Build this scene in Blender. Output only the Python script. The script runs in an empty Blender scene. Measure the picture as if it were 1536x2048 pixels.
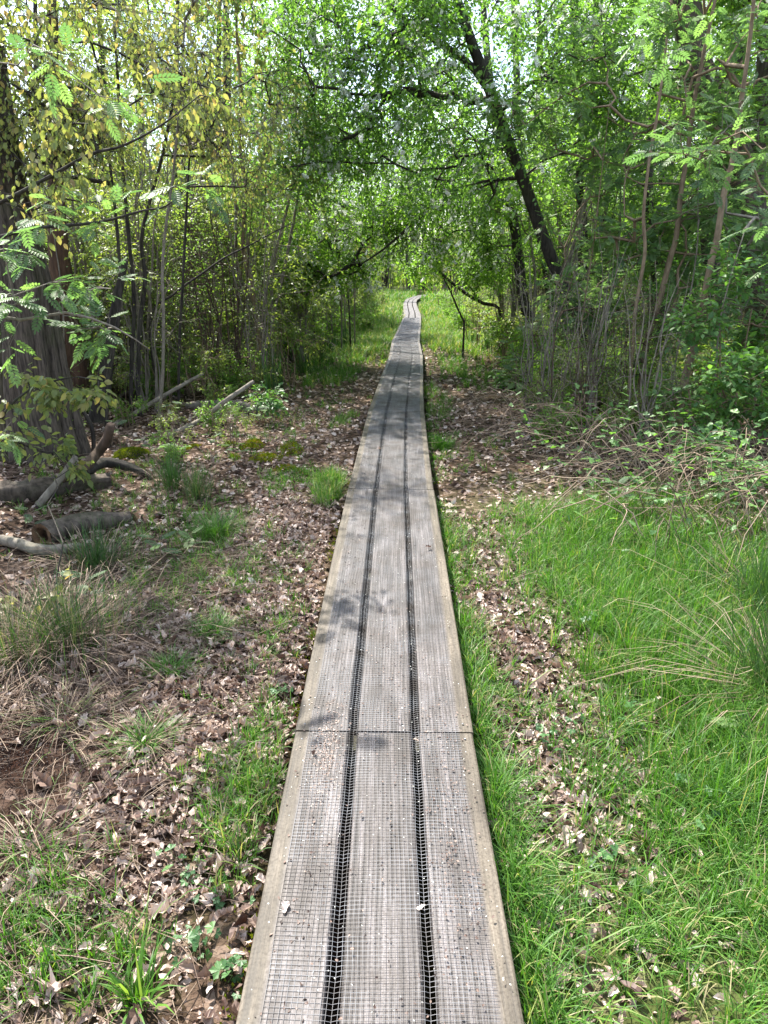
import bpy, math, random
import numpy as np
from mathutils import Matrix, Vector

S = bpy.context.scene
COL = S.collection

# ------------------------------------------------------------------ camera, sky, sun, exposure
FPX = 1420.0                       # focal length in pixels of the 1536 x 2048 frame
PITCH = math.atan(496 / FPX)
CAMH = 1.70
cam_d = bpy.data.cameras.new('camera'); cam = bpy.data.objects.new('camera', cam_d); COL.objects.link(cam)
cam_d.sensor_fit = 'VERTICAL'; cam_d.sensor_height = 36.0; cam_d.lens = 36.0 * FPX / 2048
cam_d.clip_start = 0.05; cam_d.clip_end = 900
cam.location = (0, 0, CAMH); cam.rotation_euler = (math.radians(90) - PITCH, 0, 0)
S.camera = cam

SUN_EL, SUN_AZ = math.radians(52), math.radians(-30)      # azimuth from +Y, negative = left
world = bpy.data.worlds.new('World'); S.world = world; world.use_nodes = True
wn, wl = world.node_tree.nodes, world.node_tree.links
wn.clear()
wo = wn.new('ShaderNodeOutputWorld'); wb = wn.new('ShaderNodeBackground'); sky = wn.new('ShaderNodeTexSky')
sky.sky_type = 'NISHITA'; sky.sun_disc = False; sky.sun_elevation = SUN_EL; sky.sun_rotation = SUN_AZ
sky.air_density = 1.0; sky.dust_density = 1.5; sky.ozone_density = 1.5
wtc = wn.new('ShaderNodeTexCoord'); wno = wn.new('ShaderNodeTexNoise'); wno.inputs['Scale'].default_value = 4.5
wno.inputs['Detail'].default_value = 6
wr = wn.new('ShaderNodeValToRGB'); wr.color_ramp.elements[0].position = .42; wr.color_ramp.elements[1].position = .68
wmx = wn.new('ShaderNodeMix'); wmx.data_type = 'RGBA'
wl.new(wtc.outputs['Generated'], wno.inputs['Vector']); wl.new(wno.outputs['Fac'], wr.inputs['Fac'])
wl.new(wr.outputs['Color'], wmx.inputs['Factor']); wl.new(sky.outputs['Color'], wmx.inputs['A'])
wmx.inputs['B'].default_value = (6.0, 6.4, 7.0, 1)
wl.new(wmx.outputs['Result'], wb.inputs['Color']); wb.inputs['Strength'].default_value = 0.15
wl.new(wb.outputs['Background'], wo.inputs['Surface'])

sun_d = bpy.data.lights.new('sun', 'SUN'); sun = bpy.data.objects.new('sun', sun_d); COL.objects.link(sun)
sun_d.energy = 5.0; sun_d.angle = math.radians(0.6); sun_d.color = (1.0, .95, .86)
sd = Vector((math.sin(SUN_AZ) * math.cos(SUN_EL), math.cos(SUN_AZ) * math.cos(SUN_EL), math.sin(SUN_EL)))
sun.rotation_euler = sd.to_track_quat('Z', 'Y').to_euler(); sun.location = (0, 0, 30)

S.view_settings.view_transform = 'Standard'; S.view_settings.look = 'None'
S.view_settings.gamma = 1.0; S.view_settings.use_curve_mapping = False
S.view_settings.exposure = 1.6
S.render.engine = 'CYCLES'
cy = S.cycles
cy.max_bounces = 9; cy.diffuse_bounces = 6; cy.glossy_bounces = 2; cy.transmission_bounces = 5; cy.transparent_max_bounces = 4
cy.caustics_reflective = False; cy.caustics_refractive = False
cy.use_denoising = True

# ------------------------------------------------------------------ helpers
SP, CP = math.sin(PITCH), math.cos(PITCH)
def at(px, py, Y):                                   # the point at world distance Y that shows at a photo pixel
    u, v = (px - 768) / FPX, (py - 1024) / FPX
    t = Y / (CP - v * SP)
    return np.array([u * t, Y, CAMH + (-SP - v * CP) * t])
def gp(px, py, z=0.0):                               # ground point seen at a photo pixel
    u, v = (px - 768) / FPX, (py - 1024) / FPX
    t = (z - CAMH) / (-SP - v * CP)
    return u * t, (CP - v * SP) * t
def prj(P):
    P = np.atleast_2d(P); d = P - np.array([0, 0, CAMH])
    zc = d[:, 1] * CP - d[:, 2] * SP; yc = d[:, 1] * SP + d[:, 2] * CP
    zc = np.where(zc < .05, .05, zc)
    return 768 + FPX * d[:, 0] / zc, 1024 - FPX * yc / zc, zc

PATH = np.array([(-.03, -3.0, .15), (-.02, -.73, .15), (0, 2.10, .15), (.05, 4.93, .155), (.135, 7.76, .165), (.27, 10.6, .14), (.41, 13.4, .11),
                 (.49, 16.3, .075), (.64, 19.1, .03), (.80, 22.0, .0), (.95, 24.9, -.02), (1.06, 27.8, -.04), (1.12, 30.7, -.06),
                 (1.19, 33.6, -.08), (1.28, 36.5, -.09), (1.45, 39.3, -.09), (1.78, 42.1, -.09), (2.35, 44.8, -.09), (3.4, 47.3, -.09),
                 (5.2, 49.4, -.09), (7.6, 50.9, -.09), (10.3, 51.6, -.09), (13.1, 51.9, -.09)])
def path_x(y): return np.interp(y, PATH[:18, 1], PATH[:18, 0])
def gz(x, y):
    x = np.asarray(x, float); y = np.asarray(y, float)
    b = np.interp(y, PATH[:18, 1], PATH[:18, 2]) - .15
    d = np.abs(x - path_x(y)); f = np.clip((d - .3) / 1.4, 0, 1)
    n = .028 * np.sin(x * 2.1 + .7 * y) + .022 * np.sin(1.7 * y - 1.1 * x + 2) + .012 * np.sin(5.3 * x + 1.3) * np.sin(4.7 * y) + .006 * np.sin(13 * x + 3 * y) * np.sin(11 * y - 4 * x)
    return b + n * f + .02 * np.clip(d - 4, 0, 6) - .02 * np.exp(-(d / .3) ** 2)

class Acc:                                           # collects geometry for ONE mesh
    def __init__(s): s.V = []; s.Q = []; s.T = []; s.A = []; s.n = 0
    def add(s, V, quads=None, tris=None, var=.5):
        V = np.asarray(V, float).reshape(-1, 3)
        if quads is not None and len(quads): s.Q.append(np.asarray(quads, int).reshape(-1, 4) + s.n)
        if tris is not None and len(tris): s.T.append(np.asarray(tris, int).reshape(-1, 3) + s.n)
        s.V.append(V); s.A.append(np.broadcast_to(np.asarray(var, float), (len(V),)).copy()); s.n += len(V)
    def mesh(s, name, mat, smooth=True):
        V = np.concatenate(s.V) if s.V else np.zeros((0, 3)); A = np.concatenate(s.A) if s.A else np.zeros(0)
        Q = np.concatenate(s.Q) if s.Q else np.zeros((0, 4), int); T = np.concatenate(s.T) if s.T else np.zeros((0, 3), int)
        m = bpy.data.meshes.new(name)
        m.vertices.add(len(V)); m.vertices.foreach_set('co', V.astype(np.float32).ravel())
        L = np.concatenate([Q.ravel(), T.ravel()]).astype(np.int32)
        m.loops.add(len(L)); m.loops.foreach_set('vertex_index', L)
        st = np.concatenate([np.arange(len(Q)) * 4, len(Q) * 4 + np.arange(len(T)) * 3]).astype(np.int32)
        m.polygons.add(len(Q) + len(T)); m.polygons.foreach_set('loop_start', st)
        m.polygons.foreach_set('use_smooth', np.full(len(st), smooth))
        a = m.attributes.new('var', 'FLOAT', 'POINT'); a.data.foreach_set('value', A.astype(np.float32))
        m.update(calc_edges=True); m.validate()
        if mat: m.materials.append(mat)
        return m
def link(name, me, parent=None, kind=None):
    o = bpy.data.objects.new(name, me); COL.objects.link(o)
    if parent is not None: o.parent = parent
    if kind: o['kind'] = kind
    return o
def tag(o, label, cat, group=None):
    o['label'] = label; o['category'] = cat
    if group: o['group'] = group
    return o
def thing(name, label, cat, loc=(0, 0, 0), group=None, rz=0.0, sc=1.0):
    o = bpy.data.objects.new(name, None); COL.objects.link(o); o.empty_display_size = .2
    o.location = tuple(float(v) for v in loc); o.rotation_euler = (0, 0, rz); o.scale = (sc, sc, sc)
    return tag(o, label, cat, group)
def dup(root, loc, rz, sc, label, group, tilt=(0, 0)):
    r = root.copy(); COL.objects.link(r); r.location = tuple(float(v) for v in loc); r.rotation_euler = (tilt[0], tilt[1], rz); r.scale = (sc, sc, sc * random.uniform(.92, 1.1))
    r['label'] = label
    if group: r['group'] = group
    for ch in list(root.children):
        c = ch.copy(); COL.objects.link(c); c.parent = r
        for g in ch.children:
            e = g.copy(); COL.objects.link(e); e.parent = c
    return r

def nrm(a): return a / np.maximum(np.linalg.norm(a, axis=-1, keepdims=True), 1e-9)
def cat(pts, n=None, step=.12):                      # smooth resample of a polyline
    P = np.array(pts, float); m = len(P)
    if m < 3:
        k = n or 8; s = np.linspace(0, 1, k)[:, None]; return P[0] * (1 - s) + P[-1] * s
    L = np.linalg.norm(np.diff(P, axis=0), axis=1).sum(); k = n or max(6, int(L / step))
    E = np.vstack([2 * P[0] - P[1], P, 2 * P[-1] - P[-2]])
    t = np.linspace(0, m - 1 - 1e-6, k); i = t.astype(int); f = (t - i)[:, None]
    p0, p1, p2, p3 = E[i], E[i + 1], E[i + 2], E[i + 3]
    return .5 * (2 * p1 + (p2 - p0) * f + (2 * p0 - 5 * p1 + 4 * p2 - p3) * f ** 2 + (3 * p1 - p0 - 3 * p2 + p3) * f ** 3)
def tube(acc, P, R, sides=8, rng=None, rough=0.0, cap=False, var=.5, flute=0):
    P = np.asarray(P, float); n = len(P); R = np.broadcast_to(np.asarray(R, float), (n,))
    D = nrm(np.gradient(P, axis=0)); up = np.array([.13, .31, .94]) if abs(D[0][2]) < .8 else np.array([1., .2, 0])
    X = nrm(np.cross(D, up)); Z = np.cross(X, D)
    th = np.linspace(0, 2 * np.pi, sides, endpoint=False)
    rr = R[:, None] * np.ones((1, sides))
    if rough and rng is not None: rr = rr * (1 + rough * rng.normal(0, 1, (n, sides)))
    if flute: rr = rr * (1 + flute * np.sin(th * 3 + 1)[None] + .6 * flute * np.sin(th * 5 + P[:, 2:3] * 1.5))
    V = P[:, None] + rr[..., None] * (np.cos(th)[None, :, None] * X[:, None] + np.sin(th)[None, :, None] * Z[:, None])
    i = np.arange(n - 1)[:, None] * sides; j = np.arange(sides)[None]; jn = (j + 1) % sides
    Q = np.stack([i + j, i + jn, i + sides + jn, i + sides + j], -1).reshape(-1, 4)
    T = []
    V = V.reshape(-1, 3)
    if cap:
        V = np.vstack([V, P[0], P[-1]]); b = n * sides
        T = [(k, b, (k + 1) % sides) for k in range(sides)] + [((n - 1) * sides + (k + 1) % sides, b + 1, (n - 1) * sides + k) for k in range(sides)]
    acc.add(V, Q, T, var)
def edges(acc, A, B, ra, rb, sides=4, var=.5):       # many separate short tapered rods
    A = np.asarray(A); B = np.asarray(B); n = len(A)
    if n == 0: return
    D = nrm(B - A); ref = np.where(np.abs(D[:, 2:3]) < .8, np.array([[0., 0, 1]]), np.array([[1., 0, 0]]))
    X = nrm(np.cross(D, ref)); Z = np.cross(X, D)
    th = np.linspace(0, 2 * np.pi, sides, endpoint=False)
    ring = np.cos(th)[None, :, None] * X[:, None] + np.sin(th)[None, :, None] * Z[:, None]
    ra = np.broadcast_to(ra, (n,)); rb = np.broadcast_to(rb, (n,))
    V = np.concatenate([A[:, None] + ra[:, None, None] * ring, B[:, None] + rb[:, None, None] * ring], 1)
    j = np.arange(sides); jn = (j + 1) % sides
    q = np.stack([j, jn, sides + jn, sides + j], -1)
    Q = (np.arange(n)[:, None, None] * 2 * sides + q[None]).reshape(-1, 4)
    if np.ndim(var): var = np.repeat(var, 2 * sides)
    acc.add(V.reshape(-1, 3), Q, None, var)
def stamp(acc, proto, pos, d, nh, size, var, wid=None):   # proto = (verts, tris): copies along direction d with normal hint nh
    V, T = proto; V = np.asarray(V, float); T = np.asarray(T, int); n = len(pos)
    if n == 0: return
    d = nrm(d); X = nrm(np.cross(d, nh) + 1e-6); Z = np.cross(X, d)
    size = np.broadcast_to(size, (n,)); w = size if wid is None else np.broadcast_to(wid, (n,))
    W = pos[:, None] + (V[None, :, 0:1] * X[:, None]) * w[:, None, None] + (V[None, :, 1:2] * d[:, None] + V[None, :, 2:3] * Z[:, None]) * size[:, None, None]
    TT = (np.arange(n)[:, None, None] * len(V) + T[None]).reshape(-1, 3)
    acc.add(W.reshape(-1, 3), None, TT, np.repeat(np.broadcast_to(var, (n,)), len(V)))

# ------------------------------------------------------------------ materials
def newmat(name):
    m = bpy.data.materials.new(name); m.use_nodes = True; m.node_tree.nodes.clear()
    return m, m.node_tree.nodes, m.node_tree.links
def ramp(n, stops):
    r = n.new('ShaderNodeValToRGB'); e = r.color_ramp.elements
    while len(e) < len(stops): e.new(.5)
    for k, (p, c) in enumerate(stops): e[k].position = p; e[k].color = (*c, 1)
    return r
def mth(n, l, op, a, b, c=None):
    x = n.new('ShaderNodeMath'); x.operation = op
    for k, v in enumerate((a, b, c)):
        if v is None: continue
        if isinstance(v, (int, float)): x.inputs[k].default_value = v
        else: l.new(v, x.inputs[k])
    return x.outputs[0]
def leaf_mat(name, stops, trans=(1.5, 1.7, .6), tmix=.45, rough=.45, spec=.4, objvar=.3):
    m, n, l = newmat(name)
    a = n.new('ShaderNodeAttribute'); a.attribute_name = 'var'
    oi = n.new('ShaderNodeObjectInfo')
    f = mth(n, l, 'MULTIPLY_ADD', oi.outputs['Random'], objvar, -objvar / 2)
    f = mth(n, l, 'ADD', a.outputs['Fac'], f)
    r = ramp(n, stops); l.new(f, r.inputs['Fac'])
    p = n.new('ShaderNodeBsdfPrincipled'); p.inputs['Roughness'].default_value = rough; p.inputs['Specular IOR Level'].default_value = spec
    l.new(r.outputs['Color'], p.inputs['Base Color'])
    mul = n.new('ShaderNodeVectorMath'); mul.operation = 'MULTIPLY'; l.new(r.outputs['Color'], mul.inputs[0]); mul.inputs[1].default_value = trans
    t = n.new('ShaderNodeBsdfTranslucent'); l.new(mul.outputs[0], t.inputs['Color'])
    mx = n.new('ShaderNodeMixShader'); mx.inputs[0].default_value = tmix
    l.new(p.outputs[0], mx.inputs[1]); l.new(t.outputs[0], mx.inputs[2])
    o = n.new('ShaderNodeOutputMaterial'); l.new(mx.outputs[0], o.inputs['Surface'])
    return m
def bark_mat(name, dark, light, sx=30, sz=5, moss=.0, bump=.6, rough=.9):
    m, n, l = newmat(name)
    tc = n.new('ShaderNodeTexCoord'); mp = n.new('ShaderNodeMapping'); mp.inputs['Scale'].default_value = (sx, sx, sz)
    l.new(tc.outputs['Object'], mp.inputs['Vector'])
    no = n.new('ShaderNodeTexNoise'); no.inputs['Scale'].default_value = 1.0; no.inputs['Detail'].default_value = 6; no.inputs['Roughness'].default_value = .65
    l.new(mp.outputs[0], no.inputs['Vector'])
    n2 = n.new('ShaderNodeTexNoise'); n2.inputs['Scale'].default_value = 3.0; n2.inputs['Detail'].default_value = 4; l.new(tc.outputs['Object'], n2.inputs['Vector'])
    r = ramp(n, [(.32, dark), (.68, light)]); l.new(no.outputs['Fac'], r.inputs['Fac'])
    g = ramp(n, [(.5, (0, 0, 0)), (.68, (1, 1, 1))]); l.new(n2.outputs['Fac'], g.inputs['Fac'])
    gf = mth(n, l, 'MULTIPLY', g.outputs['Color'], moss)
    mx = n.new('ShaderNodeMix'); mx.data_type = 'RGBA'; l.new(gf, mx.inputs['Factor']); l.new(r.outputs['Color'], mx.inputs['A']); mx.inputs['B'].default_value = (.07, .085, .03, 1)
    p = n.new('ShaderNodeBsdfPrincipled'); p.inputs['Roughness'].default_value = rough; p.inputs['Specular IOR Level'].default_value = .25
    l.new(mx.outputs['Result'], p.inputs['Base Color'])
    b = n.new('ShaderNodeBump'); b.inputs['Strength'].default_value = bump; b.inputs['Distance'].default_value = .012
    l.new(no.outputs['Fac'], b.inputs['Height']); l.new(b.outputs[0], p.inputs['Normal'])
    o = n.new('ShaderNodeOutputMaterial'); l.new(p.outputs[0], o.inputs['Surface'])
    return m

M = {}
M['cherry'] = leaf_mat('cherry_leaf', [(0, (.07, .14, .045)), (.5, (.125, .225, .06)), (1, (.21, .33, .085))], tmix=.55, trans=(1.7, 1.9, .75))
M['rowan'] = leaf_mat('rowan_leaf', [(0, (.07, .125, .07)), (.5, (.12, .19, .095)), (1, (.19, .28, .11))], spec=.35, rough=.5, trans=(1.5, 1.8, .8), tmix=.5)
M['bronze'] = leaf_mat('bronze_leaf', [(0, (.12, .17, .055)), (.45, (.20, .23, .08)), (.8, (.26, .24, .10)), (1, (.33, .22, .12))], trans=(1.6, 1.6, .85), tmix=.5)
M['yellowgreen'] = leaf_mat('spring_leaf', [(0, (.08, .14, .04)), (.5, (.15, .22, .06)), (1, (.25, .30, .09))], tmix=.55, trans=(1.7, 1.7, .75))
M['fresh'] = leaf_mat('fresh_leaf', [(0, (.08, .16, .035)), (.5, (.135, .25, .05)), (1, (.21, .34, .07))], tmix=.55, trans=(1.7, 1.8, .7))
M['shrub'] = leaf_mat('shrub_leaf', [(0, (.05, .12, .045)), (.5, (.10, .21, .06)), (1, (.17, .30, .085))], spec=.5)
M['herb'] = leaf_mat('herb_leaf', [(0, (.03, .085, .03)), (.5, (.06, .15, .045)), (1, (.10, .21, .06))], tmix=.35)
M['blossom'] = leaf_mat('blossom', [(0, (.62, .66, .60)), (1, (.85, .86, .82))], trans=(1, 1, 1), tmix=.35, spec=.1, rough=.8)
M['grass'] = leaf_mat('grass_blade', [(0, (.03, .085, .015)), (.45, (.062, .165, .02)), (.8, (.12, .25, .035)), (.94, (.28, .29, .11)), (1, (.36, .31, .17))], trans=(1.3, 1.5, .5), tmix=.4, rough=.5, spec=.35)
M['rush'] = leaf_mat('rush_blade', [(0, (.03, .075, .025)), (.6, (.055, .12, .035)), (.9, (.16, .16, .07)), (1, (.33, .27, .16))], trans=(1.2, 1.4, .5), tmix=.3)
M['moss'] = leaf_mat('moss', [(0, (.07, .10, .01)), (.6, (.17, .21, .015)), (1, (.24, .13, .03))], trans=(1.2, 1.2, .5), tmix=.3, spec=.1, rough=.9)
M['litter'] = leaf_mat('dead_leaf', [(0, (.02, .009, .006)), (.3, (.11, .065, .05)), (.55, (.29, .21, .17)), (.8, (.46, .37, .315)), (1, (.58, .49, .44))], trans=(1.1, .9, .7), tmix=.15, rough=.55, spec=.4, objvar=.5)
M['straw'] = leaf_mat('straw', [(0, (.06, .04, .03)), (.5, (.16, .11, .08)), (1, (.34, .26, .19))], trans=(1, 1, 1), tmix=.1, rough=.7, spec=.25)
M['petal'] = leaf_mat('petal', [(0, (.55, .55, .5)), (1, (.85, .85, .8))], trans=(1, 1, 1), tmix=.2, spec=.1)
M['bark_dark'] = bark_mat('bark_dark', (.014, .012, .011), (.062, .053, .046), moss=.25)
M['bark_oak'] = bark_mat('bark_oak', (.025, .02, .016), (.13, .105, .085), sx=22, sz=3, moss=.3, bump=1.0)
M['bark_ridge'] = bark_mat('bark_ridged', (.016, .013, .011), (.13, .105, .085), sx=55, sz=6, moss=.35, bump=1.0)
M['bark_pale'] = bark_mat('bark_pale', (.12, .085, .055), (.27, .20, .135), sx=25, sz=10, moss=.15, bump=.3)
M['bark_grey'] = bark_mat('bark_grey', (.10, .085, .068), (.27, .235, .195), sx=20, sz=8, moss=.25, bump=.4)
M['bark_rot'] = bark_mat('bark_rotten', (.035, .022, .016), (.13, .075, .05), sx=20, sz=4, moss=.15, bump=1.0)
M['bark_red'] = bark_mat('bark_brown', (.035, .024, .018), (.115, .075, .055), sx=18, sz=8, moss=.1, bump=.8)
M['endgrain'] = bark_mat('end_grain', (.03, .015, .010), (.17, .10, .055), sx=14, sz=14, bump=.6)

# planks
m, n, l = newmat('weathered_plank')
tc = n.new('ShaderNodeTexCoord'); oi = n.new('ShaderNodeObjectInfo')
off = n.new('ShaderNodeVectorMath'); off.operation = 'ADD'; l.new(tc.outputs['Object'], off.inputs[0])
cmb = n.new('ShaderNodeCombineXYZ'); l.new(mth(n, l, 'MULTIPLY', oi.outputs['Random'], 17.0), cmb.inputs[0]); l.new(mth(n, l, 'MULTIPLY', oi.outputs['Random'], 31.0), cmb.inputs[1])
l.new(cmb.outputs[0], off.inputs[1])
mp = n.new('ShaderNodeMapping'); mp.inputs['Scale'].default_value = (70, 2.2, 70); l.new(off.outputs[0], mp.inputs['Vector'])
g1 = n.new('ShaderNodeTexNoise'); g1.inputs['Scale'].default_value = 1; g1.inputs['Detail'].default_value = 7; g1.inputs['Roughness'].default_value = .65; g1.inputs['Distortion'].default_value = .6
l.new(mp.outputs[0], g1.inputs['Vector'])
mp2 = n.new('ShaderNodeMapping'); mp2.inputs['Scale'].default_value = (11, 2.6, 11); l.new(off.outputs[0], mp2.inputs['Vector'])
g2 = n.new('ShaderNodeTexNoise'); g2.inputs['Scale'].default_value = 1; g2.inputs['Detail'].default_value = 5; l.new(mp2.outputs[0], g2.inputs['Vector'])
g3 = n.new('ShaderNodeTexNoise'); g3.inputs['Scale'].default_value = 140; g3.inputs['Detail'].default_value = 3; l.new(off.outputs[0], g3.inputs['Vector'])
r1 = ramp(n, [(.30, (.030, .027, .025)), (.5, (.082, .074, .070)), (.70, (.18, .167, .166))]); l.new(g1.outputs['Fac'], r1.inputs['Fac'])
r2 = ramp(n, [(.28, (.040, .034, .025)), (.5, (.080, .067, .048)), (.74, (.145, .123, .092))]); l.new(g1.outputs['Fac'], r2.inputs['Fac'])
av = n.new('ShaderNodeAttribute'); av.attribute_name = 'var'
mx = n.new('ShaderNodeMix'); mx.data_type = 'RGBA'; l.new(av.outputs['Fac'], mx.inputs['Factor']); l.new(r1.outputs['Color'], mx.inputs['A']); l.new(r2.outputs['Color'], mx.inputs['B'])
r3 = ramp(n, [(.3, (.42, .38, .35)), (.5, (.95, .92, .92)), (.72, (1.45, 1.42, 1.46))]); l.new(g2.outputs['Fac'], r3.inputs['Fac'])
mu = n.new('ShaderNodeMix'); mu.data_type = 'RGBA'; mu.blend_type = 'MULTIPLY'; mu.inputs['Factor'].default_value = 1; l.new(mx.outputs['Result'], mu.inputs['A']); l.new(r3.outputs['Color'], mu.inputs['B'])
r4 = ramp(n, [(.35, (.6, .55, .5)), (.5, (1, 1, 1)), (.66, (1.25, 1.25, 1.25))]); l.new(g3.outputs['Fac'], r4.inputs['Fac'])
mv = n.new('ShaderNodeMix'); mv.data_type = 'RGBA'; mv.blend_type = 'MULTIPLY'; mv.inputs['Factor'].default_value = .8; l.new(mu.outputs['Result'], mv.inputs['A']); l.new(r4.outputs['Color'], mv.inputs['B'])
p = n.new('ShaderNodeBsdfPrincipled'); l.new(mv.outputs['Result'], p.inputs['Base Color']); p.inputs['Roughness'].default_value = .62; p.inputs['Specular IOR Level'].default_value = .4
b = n.new('ShaderNodeBump'); b.inputs['Strength'].default_value = .6; b.inputs['Distance'].default_value = .003; l.new(g1.outputs['Fac'], b.inputs['Height']); l.new(b.outputs[0], p.inputs['Normal'])
o = n.new('ShaderNodeOutputMaterial'); l.new(p.outputs[0], o.inputs['Surface']); M['plank'] = m

m, n, l = newmat('galvanised_wire')
tc = n.new('ShaderNodeTexCoord'); g = n.new('ShaderNodeTexNoise'); g.inputs['Scale'].default_value = 9; g.inputs['Detail'].default_value = 4; l.new(tc.outputs['Object'], g.inputs['Vector'])
r = ramp(n, [(.35, (.09, .08, .075)), (.6, (.20, .205, .22))]); l.new(g.outputs['Fac'], r.inputs['Fac'])
p = n.new('ShaderNodeBsdfPrincipled'); l.new(r.outputs['Color'], p.inputs['Base Color']); p.inputs['Metallic'].default_value = .4; p.inputs['Roughness'].default_value = .5
o = n.new('ShaderNodeOutputMaterial'); l.new(p.outputs[0], o.inputs['Surface']); M['wire'] = m

# forest floor: 'var' = how grassy, 'soil' = how bare
m, n, l = newmat('forest_floor')
tc = n.new('ShaderNodeTexCoord')
v1 = n.new('ShaderNodeTexVoronoi'); v1.inputs['Scale'].default_value = 24; l.new(tc.outputs['Object'], v1.inputs['Vector'])
n1 = n.new('ShaderNodeTexNoise'); n1.inputs['Scale'].default_value = 55; n1.inputs['Detail'].default_value = 6; l.new(tc.outputs['Object'], n1.inputs['Vector'])
n2 = n.new('ShaderNodeTexNoise'); n2.inputs['Scale'].default_value = 1.6; n2.inputs['Detail'].default_value = 5; l.new(tc.outputs['Object'], n2.inputs['Vector'])
sep = n.new('ShaderNodeSeparateColor'); l.new(v1.outputs['Color'], sep.inputs[0])
rl = ramp(n, [(0, (.02, .012, .008)), (.45, (.055, .032, .024)), (.8, (.12, .08, .06)), (1, (.26, .19, .155))]); l.new(sep.outputs[0], rl.inputs['Fac'])
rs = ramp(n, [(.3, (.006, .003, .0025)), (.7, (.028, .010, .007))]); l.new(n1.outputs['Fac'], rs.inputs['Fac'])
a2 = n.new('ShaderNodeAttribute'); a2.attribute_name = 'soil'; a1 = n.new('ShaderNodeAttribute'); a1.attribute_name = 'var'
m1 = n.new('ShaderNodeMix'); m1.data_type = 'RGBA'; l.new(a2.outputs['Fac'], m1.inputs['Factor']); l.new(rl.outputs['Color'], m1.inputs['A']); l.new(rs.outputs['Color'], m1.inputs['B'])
rg = ramp(n, [(.3, (.03, .045, .012)), (.7, (.085, .12, .03))]); l.new(n1.outputs['Fac'], rg.inputs['Fac'])
gf = mth(n, l, 'MULTIPLY', a1.outputs['Fac'], mth(n, l, 'ADD', n2.outputs['Fac'], .35))
m2 = n.new('ShaderNodeMix'); m2.data_type = 'RGBA'; l.new(gf, m2.inputs['Factor']); l.new(m1.outputs['Result'], m2.inputs['A']); l.new(rg.outputs['Color'], m2.inputs['B'])
p = n.new('ShaderNodeBsdfPrincipled'); l.new(m2.outputs['Result'], p.inputs['Base Color']); p.inputs['Roughness'].default_value = .95; p.inputs['Specular IOR Level'].default_value = .08
b = n.new('ShaderNodeBump'); b.inputs['Strength'].default_value = .9; b.inputs['Distance'].default_value = .02; l.new(n1.outputs['Fac'], b.inputs['Height']); l.new(b.outputs[0], p.inputs['Normal'])
o = n.new('ShaderNodeOutputMaterial'); l.new(p.outputs[0], o.inputs['Surface']); M['floor'] = m

# ------------------------------------------------------------------ leaf shapes (verts, tris), along +Y, unit length
P_SMALL = ([(0, 0, 0), (.26, .42, .07), (0, 1, -.04), (-.26, .42, .07)], [(0, 1, 2), (0, 2, 3)])
P_OVATE = ([(0, 0, 0), (.2, .2, .05), (.29, .5, .07), (.16, .8, .02), (0, 1.02, -.08), (-.16, .8, .02), (-.29, .5, .07), (-.2, .2, .05), (0, .35, 0), (0, .7, -.01)],
           [(0, 1, 8), (1, 2, 8), (2, 9, 8), (2, 3, 9), (3, 4, 9), (4, 5, 9), (5, 6, 9), (6, 8, 9), (6, 7, 8), (7, 0, 8)])
def pinnate(pairs, fine, lw=.118, ll=.36):
    V, T = [], []
    k = len(V); V += [(-.008, 0, 0), (.008, 0, 0), (.004, .95, -.05), (-.004, .95, -.05)]; T += [(0, 1, 2), (0, 2, 3)]
    def lf(bx, by, bz, ang, L, droop):
        c, s = math.cos(ang), math.sin(ang); k = len(V)
        pts = [(0, 0, 0), (lw * .5, L * .38, .018), (0, L, -droop), (-lw * .5, L * .38, .018)]
        if fine: pts = [(0, 0, 0), (lw * .45, L * .25, .015), (lw * .42, L * .7, .008), (0, L, -droop), (-lw * .42, L * .7, .008), (-lw * .45, L * .25, .015)]
        for x, y, z in pts: V.append((bx + x * c + y * s, by - x * s + y * c, bz + z))
        if fine: T.extend([(k, k + 1, k + 3), (k + 1, k + 2, k + 3), (k, k + 3, k + 5), (k + 3, k + 4, k + 5)])
        else: T.extend([(k, k + 1, k + 2), (k, k + 2, k + 3)])
    for i in range(pairs):
        t = .2 + .7 * i / (pairs - 1); L = ll * (.75 + .5 * math.sin(math.pi * (i + .8) / (pairs + .6)) - .2)
        for sgn in (-1, 1): lf(0, t, -.05 * t * t, sgn * math.radians(62 - 18 * t), L, .03)
    lf(0, .93, -.05, 0, ll * .9, .04)
    return V, T
P_ROWAN = pinnate(6, True); P_ROWAN2 = pinnate(5, False, .1)
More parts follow.
